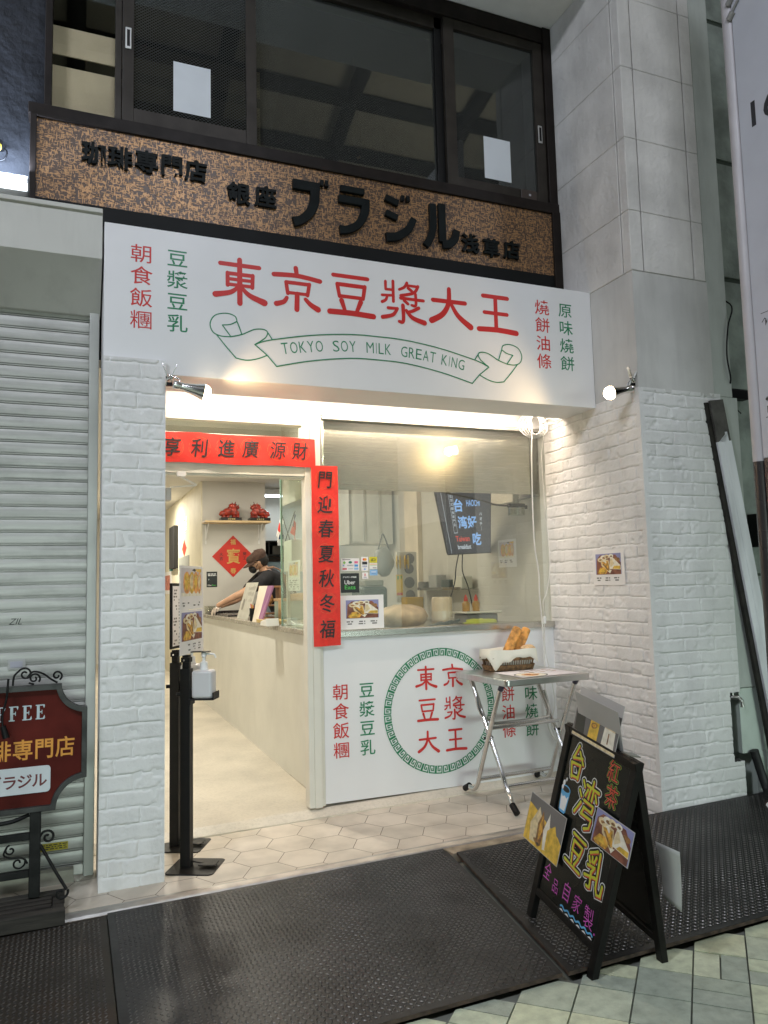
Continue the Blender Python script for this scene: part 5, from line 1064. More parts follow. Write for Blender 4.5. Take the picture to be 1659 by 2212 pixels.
for i in range(4): g.box(-.58, -.044, -.215+.041*i, -.190+.041*i, .012, .040)
g.build('timber', OLD, t, bevel=.003)
tag(MB().box(-.9, .035, .16, .205, -.01, .052).build('kerb_step', mat('pale_step', (.40, .40, .33), .8, var=.15, scale=8)), 'low pale step under the shutter beside the brick pillar', 'step')
# ================================================================== interior of the shop
t = thing('shop_interior', 'cream walls and ceiling inside the bright shop', 'room', (1.5, 3, 0))
CEIL = mat('ceiling_paint', (.70, .68, .63), .8, var=.02)
MB().box(-.4, 3.2, YD+.06, 9.2, 2.31, 2.35).build('ceiling', CEIL, t)
MB().box(-.40, -.36, YD+.02, 9.2, -.05, 2.33).box(-.4, 1.25, 9.1, 9.2, -.05, 2.33).build('wall', INNER, t); MB().box(2.755, 2.80, YD+.02, 5.6, -.05, 2.33).box(1.93, 2.755, 5.5, 5.6, -.05, 2.33).build('kitchen_wall', mat('kitchen_sheet', (.60, .58, .51), .45, metal=.15, var=.03, scale=2), t)
NIC = mat('niche_paint', (.60, .585, .54), .7, var=.03, scale=2)
MB().box(1.255, 1.918, 4.555, 4.70, -.05, 2.32).build('niche_wall', NIC, t)
MB().box(1.250, 1.262, 4.552, 9.1, -.05, 2.32).build('corridor_wall', mat('corridor_paint', (.72, .67, .52), .6, var=.03), t)
MB().box(2.715, 2.756, 2.45, 2.72, .0, 2.32).build('column', mat('column_cream', (.70, .62, .48), .6), t)
MB().box(.26, 1.24, YD+.002, YD+.05, 2.12, 2.32).build('head_panel', CREAM, t)
COUN = mat('counter_front', (.72, .72, .67), .35, var=.03, scale=2, stain=.07, sstr=(2, 2, 1.2))
t = thing('service_counter', 'long cream counter with a grey stone top', 'counter', (1.3, 2.5, 0))
MB().box(1.262, 1.30, .56, 4.552, .0, .925).build('front_panel', COUN, t); MB().box(1.259, 1.262, .56, 4.55, .03, .068).build('skirting', mat('skirting_grime', (.50, .47, .40), .6, var=.2, scale=9, dirt=(.16, .14, .11)), t)
MB().box(1.238, 1.72, .555, 4.552, .926, .956).build('worktop', mat('stone_top', (.33, .31, .26), .25, var=.2, scale=30), t, bevel=.003)
t = thing('kitchen_bench', 'steel kitchen bench behind the serving window', 'bench', (2.2, 1.2, 0))
MB().box(1.725, 2.75, .60, 1.9, .90, .935).build('worktop', STEEL, t); MB().box(1.73, 2.75, .62, 1.88, .0, .90).build('cabinet', STEEL, t)
t = thing('extractor_hood', 'large brushed steel extractor hood behind the serving window', 'hood', (2, .9, 2))
HOOD = mat('hood_steel', (.60, .56, .49), .27, metal=1, var=.02, scale=2, bump=.00005, bscale=1, stretch=(2, 2, 500), rv=.01)
MB().box(1.300, 2.690, .60, .605, 1.735, 2.30).build('front_sheet', HOOD, t); MB().box(1.300, 1.306, .605, 1.5, 1.735, 2.30).box(2.745, 2.75, .605, 1.5, 1.735, 2.3).box(1.300, 2.69, 1.5, 1.505, 1.93, 2.3).build('side_sheet', HOOD, t)
MB().box(2.64, 2.69, .596, .5995, 1.735, 2.12).build('corner_sheet', mat('dark_steel', (.12, .115, .09), .35, metal=.8), t)
MB().box(1.31, 2.74, .61, 1.5, 1.93, 1.94).build('filter', mat('filter_grey', (.3, .29, .27), .5), t)
MB().box(1.9, 2.3, .95, 1.05, 1.88, 1.925).build('hood_lamp', emis('hood_glow', (1, .93, .8), 1.5), t)
area('hood_lamp_light', (2.1, 1.0, 1.87), (0, 0, 0), .5, .12, 1.6, (1, .92, .78))
for i, (x, y) in enumerate(((1.42, 3.55), (1.30, 3.95), (.75, 3.0), (.75, 1.6), (1.95, 2.6), (1.65, 1.8), (2.2, 3.9), (.70, 6.2))):  # the last, deep in the corridor, is added to brighten its wall
    d = thing('downlight', ['round ceiling downlight nearer above the counter', 'round ceiling downlight farther above the counter', 'round ceiling downlight over the corridor', 'round ceiling downlight just inside the door', 'round ceiling downlight over the kitchen', 'round ceiling downlight behind the door post', 'round ceiling downlight over the rear kitchen', 'added ceiling downlight deep in the corridor'][i], 'lamp', (x, y, 2.31), group='round downlights in the shop ceiling')
    MB().lathe([(.052, -.004), (.052, 0)], (x, y, 2.3095), 24).build('trim', WPLAST, d); MB().lathe([(.040, -.0065), (.040, -.0045)], (x, y, 2.3095), 20).build('lens', emis('downlight_glow', (1, .88, .70), 12), d)
    area('downlight_light', (x, y, 2.295), (0, 0, 0), .08, .08, (2.2, 1.4, 14, 22, K_SHOP, 3, K_SHOP, 34)[i], SHOP if i not in (2, 3, 7) else (1, .93, .78))
t = thing('door_closer', 'white door closer arm under the door head', 'door closer', (.46, .56, 1.77))
MB().box(.448, .475, .555, .62, 1.652, 1.718).build('body', mat('closer_grey', (.42, .41, .40), .4, metal=.4), t, bevel=.004)
g = MB(); g.bar((.50, .50, 1.774), (.60, .57, 1.735), .014, .008).bar((.60, .57, 1.733), (.47, .58, 1.722), .008, .006).box(.492, .535, .47, .50, 1.765, 1.79); g.build('arm', WPLAST, t, bevel=.001, seg=1)
# shelf and statues
t = thing('wall_shelf', 'light wooden wall shelf on two white brackets', 'shelf', (1.57, 4.4, 1.88))
MB().box(1.258, 1.925, 4.335, 4.552, 1.868, 1.888).build('board', mat('pine', (.62, .46, .25), .5, var=.1, scale=4, stretch=(1, 8, 8)), t, bevel=.002)
for x in (1.295, 1.845): MB().box(x-.006, x+.006, 4.545, 4.553, 1.66, 1.867).bar((x, 4.55, 1.70), (x, 4.38, 1.862), .008, .012).build('bracket', WPLAST, t, bevel=.002)
RESIN = mat('red_resin', (.36, .035, .018), .22, var=.3, scale=30, coat=.6)
def lion(label, x, s):
    t = thing('lion_statue', label, 'statue', (x, 4.42, 1.90), group='red guardian lion statues on the shelf')
    MB().box(x-.105, x+.105, 4.36, 4.50, 1.889, 1.922).build('plinth', mat('black_lacquer', (.012, .011, .01), .25), t, bevel=.003)
    g = MB(); put(g, '招財進寶' if s > 0 else '鎮宅平安', frame((x, 4.36, 1.906), (1, 0, 0), (0, 0, 1)), 0, 0, .075, .014, .02, .0006); g.build('gold_words', mat('gold_words', (.62, .48, .2), .4), t)
    g = MB(); X = lambda a: x+s*a
    for c, r in (((-.02, 0, .062), (.062, .042, .040)), ((-.068, 0, .045), (.045, .04, .032)), ((.028, 0, .075), (.045, .043, .048)), ((.052, 0, .045), (.042, .040, .042)), ((.042, 0, .115), (.038, .034, .034)), ((.072, 0, .105), (.022, .026, .018)), ((.012, 0, .122), (.030, .03, .026)), ((-.095, 0, .035), (.022, .018, .016)), ((.0, .0, .095), (.03, .034, .03))): g.ell((X(c[0]), 4.43+c[1], 1.922+c[2]), r, 14, 9, wob=.10, seed=int(abs(c[0])*1000))
    for a in (.035, .07, -.03, -.07): 
        for dy in (-.028, .028): g.ell((X(a), 4.43+dy, 1.922+.012), (.018, .013, .013), 10, 6)
    for i, (a, z) in enumerate(((.060, .150), (.045, .158), (.028, .150), (.012, .146), (-.004, .128), (.076, .130))): g.tube([(X(a), 4.43, 1.922+z-.02), (X(a+.012*(1 if i % 2 else -1)), 4.425, 1.922+z+.012)], [.008, .002], 7)
    g.build('body', RESIN, t, smooth=70)
lion('red lion statue on the shelf nearer the yellow corridor', 1.525, 1); lion('red lion statue on the shelf nearer the kitchen', 1.822, -1)
# red diamond
t = thing('diamond_poster', 'red diamond paper with gold lucky characters on the back wall', 'poster', (1.575, 4.553, 1.535))
F = front(4.5525); MB().prism([(1.358, 1.534), (1.575, 1.318), (1.793, 1.534), (1.575, 1.751)], F, 0, .001).build('sheet', mat('diamond_red', (.58, .028, .015), .5, var=.06), t)
g = MB(); put(g, '福', F, 1.575, 1.683, .058, .058, .02, .0014); put(g, '寶', F, 1.578, 1.535, .15, .165, .014, .0014); put(g, '春', F, 1.575, 1.385, .06, .06, .02, .0014); g.build('gold_characters', mat('gold_ink', (.58, .36, .10), .4), t)
g = MB(); put(g, '大', F, 1.452, 1.555, .038, .038, .01, .0014); put(g, '吉', F, 1.452, 1.512, .038, .038, .01, .0014); put(g, '開', F, 1.694, 1.560, .038, .038, .01, .0014); put(g, '工', F, 1.694, 1.515, .038, .038, .01, .0014); g.build('black_characters', INK, t)
t = thing('courier_sticker', 'black notice with white words on the back wall', 'notice', (1.356, 4.553, 1.3))
MB().fbox(F, 1.302, 1.410, 1.222, 1.379, 0, .001).build('sticker', mat('sticker_black', (.012, .014, .014), .35), t)
g = MB(); dashes(g, F, 1.315, 1.40, 1.335, 1.366, 2, 1, 1, .0014); put(g, 'Uber', F, 1.334, 1.241, .040, .014, .01, .0014); put(g, '↓', F, 1.326, 1.30, .02, .022, .01, .0014); g.build('white_words', mat('print_white2', (.8, .8, .8), .5), t)
g = MB(); put(g, 'Eats', F, 1.378, 1.241, .038, .014, .01, .0014); g.build('green_word', mat('print_green', (.08, .50, .09), .5), t)
# things on the corridor wall
FS = side(1.2495)
tag(MB().fbox(FS, -6.85, -6.35, 1.47, 2.0, 0, .05).build('black_banner', mat('black_cloth', (.012, .012, .013), .7)), 'black cloth hanging on the yellow corridor wall', 'cloth')
tag(MB().fbox(FS, -7.0, -6.86, 1.45, 1.75, .0, .03).build('teal_panel', mat('teal_print', (.06, .26, .24), .5)), 'teal edge of a panel beside the black cloth', 'panel')
tag(MB().prism([(-5.80, 1.68), (-5.62, 1.585), (-5.80, 1.785), (-5.98, 1.685)][::1] and [(-5.98, 1.685), (-5.80, 1.585), (-5.62, 1.685), (-5.80, 1.785)], FS, 0, .003).build('small_diamond', mat('diamond_red2', (.60, .06, .03), .5)), 'small red diamond paper on the yellow corridor wall', 'decoration')
t = thing('wall_note', 'white note with grey writing on the corridor wall', 'note', (1.25, 5.7, 2)); MB().fbox(FS, -5.95, -5.55, 1.86, 2.05, 0, .002).build('sheet', PAPER, t)
g = MB(); dashes(g, FS, -5.92, -5.6, 1.87, 2.03, 6, 2, .6, .0026); g.build('print', GREYTX, t)
tag(MB().fbox(FS, -6.25, -5.40, 1.44, 1.59, 0, .004).build('grey_notice', mat('grey_notice', (.30, .31, .28), .6)), 'grey board low on the corridor wall', 'board')
t = thing('corridor_poster', 'narrow poster with pink food at the corridor wall', 'poster', (1.25, 6.5, 1.3)); MB().fbox(FS, -7.9, -7.0, 1.15, 1.45, 0, .003).build('sheet', PAPER, t); MB().fbox(FS, -7.75, -7.15, 1.2, 1.40, .0035, .004).build('picture', mat('pink_print', (.62, .22, .16), .5, var=.3, scale=30), t)
# glass screen with its poster
t = thing('glass_screen', 'clear greenish glass screen standing on the counter', 'screen', (1.262, 1.0, 1.4))
MB().box(1.262, 1.270, .60, 1.40, .957, 2.0).build('pane', glass('screen_glass', (.91, .96, .93), .06), t); MB().box(1.2605, 1.2715, 1.4002, 1.412, .957, 2.0).build('edge', mat('glass_edge', (.25, .42, .34), .2), t)
t = thing('menu_poster', 'white poster of flat bread on the glass screen', 'poster', (1.29, 1.15, 1.27)); FG = side(1.2745)
MB().fbox(FG, -1.285, -1.012, 1.178, 1.362, 0, .001).build('sheet', PAPER, t); picture(FG, -1.27, -1.05, 1.262, 1.352, 'bread', t, d=.0014); g = MB(); dashes(g, FG, -1.265, -1.04, 1.186, 1.25, 5, 4, .6, .0015); g.build('caption', GREYTX, t)
# flags
def flag(label, p0, p1, cloth, cols):
    t = thing('desk_flag', label, 'flag', p0, group='small crossed flags on the screen')
    MB().tube([p0, p1], .0028, 8).build('stick', BLKPL, t, smooth=50); MB().ell(p1, (.005, .005, .007), 8, 6).build('finial', CHROME, t, smooth=60)
    g = MB(); n_ = 10; a, b, c, d = [Vector(q) for q in cloth]; vs = []
    for j in range(n_+1):
        for i in range(n_+1):
            u, v = i/n_, j/n_; q = (a*(1-u)+b*u)*(1-v)+(d*(1-u)+c*u)*v; vs.append(q+Vector((.006*math.sin(u*9+v*3), 0, 0)))
    for j in range(n_):
        for i in range(n_): g.mi = cols(i/n_+.05, j/n_+.05); g.add([vs[j*(n_+1)+i], vs[j*(n_+1)+i+1], vs[(j+1)*(n_+1)+i+1], vs[(j+1)*(n_+1)+i]], [(0, 1, 2, 3)])
    g.build('cloth', [mat('flag_white', (.74, .73, .70), .7), mat('flag_red', (.60, .03, .025), .7), mat('flag_navy', (.02, .025, .12), .7)], t, smooth=80)
flag('small white flag with a red disc at the glass screen', (1.285, 1.27, 1.495), (1.30, 1.553, 1.712), [(1.30, 1.55, 1.705), (1.295, 1.47, 1.625), (1.295, 1.60, 1.50), (1.30, 1.655, 1.56)], lambda u, v: 1 if (u-.5)**2+(v-.5)**2 < .06 else 0)
flag('small red flag with a blue corner at the glass screen', (1.285, 1.385, 1.495), (1.29, 1.165, 1.668), [(1.29, 1.17, 1.655), (1.285, 1.145, 1.58), (1.28, 1.11, 1.485), (1.285, 1.26, 1.55)], lambda u, v: 2 if u < .5 and v < .5 else 1)
t = thing('flag_box', 'white box under the crossed flags', 'box', (1.33, 1.33, 1.49)); MB().box(1.275, 1.40, 1.20, 1.39, 1.30, 1.494).build('box', CREAM, t, bevel=.002)
MB().bar((1.30, 1.38, .957), (1.30, 1.38, 1.30), .02, .02).build('stem', CREAM, t)
# ------------------------------------------------------------------ things on the counter
def single(name, g, m, label, cat, group=None, **k): return tag(g.build(name, m, **k), label, cat, group)
TRAY = mat('tray_black', (.02, .018, .02), .25)
t = thing('serving_tray', 'black serving tray under the cook hands', 'tray', (1.42, 4.1, .957)); MB().box(1.275, 1.60, 3.98, 4.36, .9575, .963).box(1.275, 1.60, 3.98, 3.992, .963, .985).box(1.275, 1.60, 4.348, 4.36, .963, .985).box(1.275, 1.287, 3.98, 4.36, .963, .985).box(1.588, 1.6, 3.98, 4.36, .963, .985).build('tray', TRAY, t, bevel=.003)
t = thing('serving_tray', 'flat black tray with cutlery on the counter', 'tray', (1.4, 3.6, .957)); MB().box(1.29, 1.56, 3.35, 3.90, .9575, .972).build('tray', TRAY, t, bevel=.004); g = MB()
for i in range(4): g.bar((1.31+.03*i, 3.42, .975), (1.33+.03*i, 3.80, .975), .008, .003)
g.build('cutlery', CHROME, t)
single('food_tub', MB().lathe([(.045, 0), (.055, .07), (.058, .075), (.054, .075), (.042, .006)], (1.318, 4.46, .957), 20), glass('tub_plastic', (.85, .85, .82), .12), 'clear plastic tub at the far end of the counter', 'tub', smooth=50)
single('glass_jar', MB().lathe([(.03, 0), (.032, .03), (.02, .035)], (1.30, 4.25, .957), 16), glass('tub_plastic', (.85, .85, .82), .12), 'low clear jar beside the tub', 'jar', smooth=50)
t = thing('menu_stand', 'slanted clear stand with a printed menu on the counter', 'menu', (1.28, 2.7, .957))
P4 = [Vector(q) for q in ((1.285, 2.95, .958), (1.268, 2.47, .958), (1.356, 2.47, 1.244), (1.350, 2.86, 1.246))]
fm = frame(P4[0], P4[1]-P4[0], P4[3]-P4[0]); MB().add(P4+[p+Vector((.004, 0, 0)) for p in P4], [(0, 1, 2, 3), (7, 6, 5, 4), (0, 4, 5, 1), (1, 5, 6, 2), (2, 6, 7, 3), (3, 7, 4, 0)]).build('sheet', mat('menu_grey', (.52, .51, .45), .3), t)
g = MB(); bil = lambda u, v, d=0: tuple((P4[0]*(1-u)+P4[1]*u)*(1-v)+(P4[3]*(1-u)+P4[2]*u)*v+Vector((-.0006-d, 0, .0002))); rnd = random.Random(3)
for i in range(7):
    for j in range(3):
        u, v = .40+.08*i, .48+.16*j; l = rnd.uniform(.05, .12); g.add([bil(u, v), bil(u+.02, v), bil(u+.02, v+l), bil(u, v+l)], [(0, 1, 2, 3)])
g.add([bil(.25+.10*math.cos(a/10*6.28), .40+.16*math.sin(a/10*6.28)) for a in range(10)], [tuple(range(10))]); g.build('print', mat('menu_print', (.22, .21, .19), .5), t)
t = thing('pen_cup', 'dark cup of coloured pens on the counter', 'cup', (1.275, 2.3, .957)); MB().lathe([(.022, 0), (.026, .095), (.023, .095), (.02, .01)], (1.275, 2.30, .957), 16).build('cup', BLKPL, t, smooth=50)
for i, c in enumerate(((.6, .05, .03), (.7, .45, .05), (.55, .08, .05), (.05, .05, .05), (.7, .5, .1))): MB().tube([(1.27+.004*i, 2.295, .98), (1.258+.011*i, 2.29+.006*i, 1.085-.006*(i % 3))], .0035, 6).build('pen', mat('pen_%d' % i, c, .4), t)
t = thing('leaflet_stand', 'leaflet stand with white and purple booklet on the counter', 'leaflets', (1.26, 2.07, .957))
def slab(a, b, c, d, th, m, nm_, par): P = [Vector(q) for q in (a, b, c, d)]; n_ = (P[1]-P[0]).cross(P[3]-P[0]).normalized()*th; return MB().add(P+[p-n_ for p in P], [(0, 1, 2, 3), (7, 6, 5, 4), (0, 4, 5, 1), (1, 5, 6, 2), (2, 6, 7, 3), (3, 7, 4, 0)]).build(nm_, m, par)
slab((1.238, 2.16, .958), (1.250, 2.04, .958), (1.335, 2.08, 1.215), (1.298, 2.18, 1.215), .012, mat('booklet_white', (.70, .62, .52), .4), 'booklet', t)
slab((1.250, 2.04, .958), (1.258, 1.97, .958), (1.362, 2.03, 1.215), (1.335, 2.08, 1.215), .012, mat('booklet_purple', (.28, .13, .24), .4), 'cover', t)
BRW = mat('brown_wood', (.26, .13, .055), .5, var=.2, scale=8, stretch=(1, 6, 1))
g = MB()
g.box(1.36, 1.515, 2.38, 2.50, 1.200, 1.215); g.box(1.500, 1.515, 2.36, 2.50, .957, 1.20); g.box(1.36, 1.372, 2.46, 2.50, .957, 1.2); g.box(1.36, 1.515, 2.36, 2.50, .965, .98); g.box(1.36, 1.515, 2.36, 2.5, 1.00, 1.012); g.box(1.37, 1.5, 2.36, 2.5, 1.06, 1.07); tag(g.build('wooden_rack', BRW, bevel=.002), 'brown wooden rack with shelves on the counter', 'rack')
single('packaged_snacks', MB().ell((1.425, 2.40, 1.115), (.035, .03, .05), 10, 7, wob=.2, seed=1), FM[5], 'brown packaged snacks inside the wooden rack', 'snacks')
t = thing('wooden_box', 'wooden box with a rounded lid behind the glass screen', 'box', (1.56, 2.2, .957)); MB().box(1.44, 1.67, 2.16, 2.30, .957, 1.10).build('body', mat('grey_green_panel', (.28, .34, .28), .5), t); MB().box(1.435, 1.675, 2.15, 2.31, 1.10, 1.118).prism([(1.50, 1.118), (1.53, 1.150), (1.675, 1.16), (1.675, 1.118)], front(2.17), -.02, 0).box(1.435, 1.455, 2.15, 2.17, .957, 1.10).build('lid', mat('box_wood', (.50, .33, .17), .5, var=.15, scale=7), t, bevel=.002)
single('tissue_roll', MB().lathe([(.014, 0), (.016, .05), (.012, .062)], (1.402, 2.4, 1.0-.043), 12), WPLAST, 'small white dispenser beside the wooden rack', 'dispenser', smooth=50)
t = thing('cash_tray', 'yellow cash tray on the counter', 'tray', (1.31, 1.85, .957)); MB().box(1.245, 1.375, 1.62, 2.06, .957, .963).box(1.245, 1.255, 1.62, 2.06, .963, .982).box(1.365, 1.375, 1.62, 2.06, .963, .982).box(1.255, 1.365, 1.62, 1.63, .963, .982).box(1.255, 1.365, 2.05, 2.06, .963, .982).build('tray', mat('tray_yellow', (.55, .40, .15), .4), t, bevel=.003)
t = thing('card_reader', 'white card reader lying by the cash tray', 'reader', (1.28, 1.5, .957)); MB().prism([(1.40, .957), (1.58, .957), (1.56, .985), (1.42, 1.005)], frame((1.245, 0, 0), (0, 1, 0), (0, 0, 1)), -.085, 0).build('body', WPLAST, t, bevel=.004); MB().prism([(1.425, 1.0055), (1.555, .9865), (1.555, .988), (1.425, 1.007)], frame((1.252, 0, 0), (0, 1, 0), (0, 0, 1)), -.07, 0).build('screen', mat('screen_grey', (.12, .12, .11), .3), t)
for i, (a, b, l) in enumerate((((1.33, 1.30, .962), (1.50, 2.1, .962), 'longer thin pale stick lying behind the glass screen'), ((1.36, 1.05, .962), (1.30, 1.50, .962), 'shorter pale stick lying near the door post'))): single('pale_stick', MB().tube([a, b], .0045, 7), WPLAST, l, 'stick')
single('white_block', MB().box(1.285, 1.33, 1.02, 1.19, .957, .975), WPLAST, 'small white block on the counter near the door post', 'block', bevel=.004)
# ------------------------------------------------------------------ kitchen seen through the pane
single('bun_sack', MB().ell((1.95, 1.06, 1.0), (.17, .16, .075), 20, 10, wob=.06, seed=5), mat('brown_paper_bag', (.48, .34, .20), .6, var=.15, scale=12, bump=.004, bscale=30), 'large brown paper covered dough on the kitchen bench', 'dough', smooth=80)
t = thing('container_stack', 'stack of beige paper containers in wrapping on the bench', 'containers', (2.21, 1.0, .93)); MB().lathe([(.062, 0), (.066, .05), (.066, .165), (.060, .178)], (2.215, 1.03, .937), 20).build('stack', mat('beige_paper', (.58, .46, .30), .5, var=.08), t, smooth=50); MB().lathe([(.068, .03), (.0685, .09)], (2.215, 1.03, .937), 20).build('wrap', mat('wrap_film', (.62, .54, .40), .25), t, smooth=50)
t = thing('kitchen_scale', 'grey kitchen scale with white top on the bench', 'scale', (2.47, 1.0, .9)); MB().box(2.36, 2.58, .95, 1.15, .937, 1.0).build('body', mat('scale_grey', (.20, .20, .18), .5), t, bevel=.01); MB().box(2.34, 2.60, .93, 1.17, 1.004, 1.016).build('plate', mat('scale_plate', (.60, .58, .48), .3), t, bevel=.006)
for i, x in enumerate((2.40, 2.475)):
    b = thing('sauce_bottle', ['red capped sauce bottle nearer the paper containers', 'red capped sauce bottle farther from the paper containers'][i], 'bottle', (x, 1.05, 1.0)); MB().lathe([(.024, 0), (.026, .05), (.012, .068)], (x, 1.05, 1.017), 14).build('body', mat('sauce_amber', (.45, .25, .06), .3), b, smooth=60); MB().lathe([(.014, .066), (.012, .085), (.003, .108)], (x, 1.05, 1.017), 12).build('cap', mat('cap_red', (.60, .06, .03), .4), b, smooth=60)
single('green_cloth', MB().ell((2.36, .78, .953), (.12, .09, .025), 16, 8, wob=.2, seed=8), mat('green_towel', (.42, .46, .05), .9, bump=.002), 'yellow green cloth on the front of the bench', 'cloth', smooth=80)
g = MB(); rnd = random.Random(8)
for i in range(6): x, y = 1.98+.03*i, .74+.02*i; g.bar((x, y, .95), (x+.10, y+rnd.uniform(-.05, .08), .955+.01*(i % 3)), .02, .012)
single('kitchen_tools', g, mat('tool_dark', (.07, .09, .08), .4), 'dark kitchen tools lying on the bench', 'tools')
single('baking_paper', MB().box(2.10, 2.26, .70, .80, .937, .947), mat('tan_board', (.50, .36, .19), .6), 'tan board at the front of the bench', 'board')
t = thing('dark_appliance', 'dark rounded kitchen appliance behind the black sticker', 'appliance', (2.2, 2.2, 1)); MB().box(2.09, 2.31, 2.15, 2.4, .9, 1.19).build('body', mat('appliance_green', (.06, .08, .065), .35), t, bevel=.03, seg=4); MB().box(2.12, 2.28, 2.16, 2.38, 1.192, 1.24).build('top', mat('appliance_grey', (.22, .22, .18), .4), t, bevel=.01)
t = thing('dispenser_rack', 'white rack panel with four grey discs at the kitchen wall', 'rack', (2.5, 2.2, 1.1)); MB().box(2.41, 2.585, 2.20, 2.23, 1.06, 1.46).build('panel', mat('rack_white', (.60, .57, .50), .4), t, bevel=.004)
for x, z, r in ((2.52, 1.405, .042), (2.515, 1.325, .040), (2.515, 1.215, .044), (2.52, 1.115, .04)): MB().lathe([(r, 0), (r, .006), (r*.8, .008)], (x, 2.20, z), 22, (0, -1, 0)).build('disc', mat('disc_grey', (.20, .20, .20), .4), t, smooth=40)
for i, (x, l) in enumerate(((2.365, 'yellow reel hanging nearer the plastic bag'), (2.435, 'yellow reel hanging in front of the grey discs'))): single('yellow_reel', MB().lathe([(.050, 0), (.058, .006), (.020, .010), (.020, .022), (.058, .026), (.050, .032)], (x, 2.10, 1.375), 20, (1, -.55, 0)), mat('reel_yellow', (.62, .42, .03), .45), l, 'reel', smooth=40)
t = thing('yellow_tag', 'yellow card with green and red marks hanging by the rack', 'tag', (2.395, 2.1, 1.2)); F = front(2.10); MB().fbox(F, 2.358, 2.412, 1.115, 1.278, 0, .003).build('card', mat('card_yellow', (.60, .38, .03), .5), t); g = MB(); g.fbox(F, 2.362, 2.408, 1.118, 1.138, .0032, .004); g.build('red_band', mat('band_red', (.50, .08, .04), .5), t); MB().fbox(F, 2.365, 2.38, 1.24, 1.268, .0032, .004).fbox(F, 2.395, 2.405, 1.245, 1.268, .0032, .004).build('green_mark', mat('mark_green', (.08, .25, .06), .5), t)
single('oil_can', MB().box(2.435, 2.58, 2.08, 2.19, .93, 1.10), mat('can_yellow', (.50, .31, .04), .4), 'square yellow can standing below the disc rack', 'can', bevel=.006)
t = thing('wall_cabinet', 'white glass fronted cabinet high in the kitchen', 'cabinet', (2.44, 3.1, 1.9)); MB().box(2.30, 2.72, 3.0, 3.3, 1.57, 2.25).build('body', mat('cabinet_pale', (.55, .55, .50), .4), t); g = MB()
for x in (2.30, 2.44, 2.585): g.box(x, x+.014, 2.985, 2.999, 1.57, 2.25)
g.box(2.30, 2.6, 2.984, 2.999, 1.57, 1.59); g.build('frame', ALU, t)
g = MB(); g.ell((2.275, 2.15, 1.38), (.085, .05, .115), 16, 10, wob=.10, seed=3); g2 = g; t = thing('plastic_bag', 'grey plastic bag hanging by its handles in the kitchen', 'bag', (2.275, 2.15, 1.4)); g.build('bag', mat('bag_grey', (.24, .24, .22), .35), t, smooth=80); MB().tube(spl([(2.23, 2.15, 1.47), (2.26, 2.15, 1.56), (2.275, 2.15, 1.60), (2.30, 2.15, 1.55), (2.33, 2.15, 1.46)], 5), .006, 8).build('handle', mat('bag_dark', (.10, .10, .10), .4), t, smooth=60)
t = thing('fridge', 'pale blue fridge at the back of the kitchen', 'fridge', (2.3, 5.2, 0)); MB().box(1.98, 2.62, 5.05, 5.48, 0, 1.49).build('body', mat('fridge_blue', (.36, .48, .56), .3), t, bevel=.01); MB().box(2.03, 2.4, 5.03, 5.048, .8, 1.40).build('door', mat('fridge_blue2', (.42, .54, .62), .3), t, bevel=.006)
g = MB()
for i in range(4): g.box(1.99+.01*i, 2.5-.02*i, 5.08, 5.4, 1.492+.02*i, 1.508+.02*i)
single('tray_stack', g, mat('tray_brown', (.05, .028, .018), .5), 'dark brown trays stacked on the fridge', 'trays')
t = thing('black_shelf', 'black shelf unit high in the back kitchen', 'shelf', (2.3, 4.95, 1.6)); g = MB(); g.box(1.93, 2.6, 4.85, 5.2, 1.55, 1.565).box(1.93, 2.6, 4.85, 5.2, 1.70, 1.715).box(1.93, 2.6, 5.18, 5.2, 1.565, 1.70).box(2.02, 2.035, 4.85, 5.2, 1.565, 1.7); g.build('shelf', BLACK, t); MB().box(2.08, 2.4, 4.9, 5.15, 1.567, 1.66).build('box', mat('dark_box', (.05, .045, .035), .6), t)
t = thing('blue_notice', 'small white and blue notice in the back kitchen', 'notice', (2.2, 5.0, 1.77)); F = front(4.84); MB().fbox(F, 2.12, 2.20, 1.66, 1.79, 0, .002).build('sheet', PAPER, t); MB().fbox(F, 2.13, 2.19, 1.73, 1.782, .0022, .003).build('print', mat('print_navy', (.03, .07, .18), .5), t)
t = thing('kitchen_tube_lamp', 'cool tube lamp on the back kitchen ceiling', 'lamp', (2.3, 4.7, 2.2)); MB().box(1.98, 2.7, 4.95, 5.05, 2.24, 2.305).build('housing', WPLAST, t); MB().tube([(2.0, 5.0, 2.225), (2.68, 5.0, 2.225)], .012, 10).build('tube', emis('tube_cool', (.80, .90, 1), 6), t); area('kitchen_tube_light', (2.34, 5.0, 2.2), (0, 0, 0), .6, .05, 4, (.78, .89, 1))
t = thing('wire_shelf', 'narrow steel shelf on the grey kitchen wall', 'shelf', (2.7, 1.9, 1.15)); MB().box(2.60, 2.753, 1.50, 2.40, 1.150, 1.158).box(2.60, 2.606, 1.5, 2.4, 1.158, 1.172).build('shelf', STEEL, t)
for (y, h_, c, l) in ((1.60, .09, 'scale_plate', 'cream tub on the narrow kitchen shelf'), (1.80, .07, 'tool_dark', 'dark tub on the narrow kitchen shelf'), (2.02, .11, 'dull_box', 'taller grey box on the narrow kitchen shelf'), (2.22, .06, 'bag_grey', 'low grey box on the narrow kitchen shelf')): single('shelf_box', MB().box(2.63, 2.72, y-.07, y+.07, 1.159, 1.159+h_), MATS.get(c) or mat(c, (.36, .36, .33), .5), l, 'box', 'tubs and boxes on the kitchen shelf', bevel=.006)
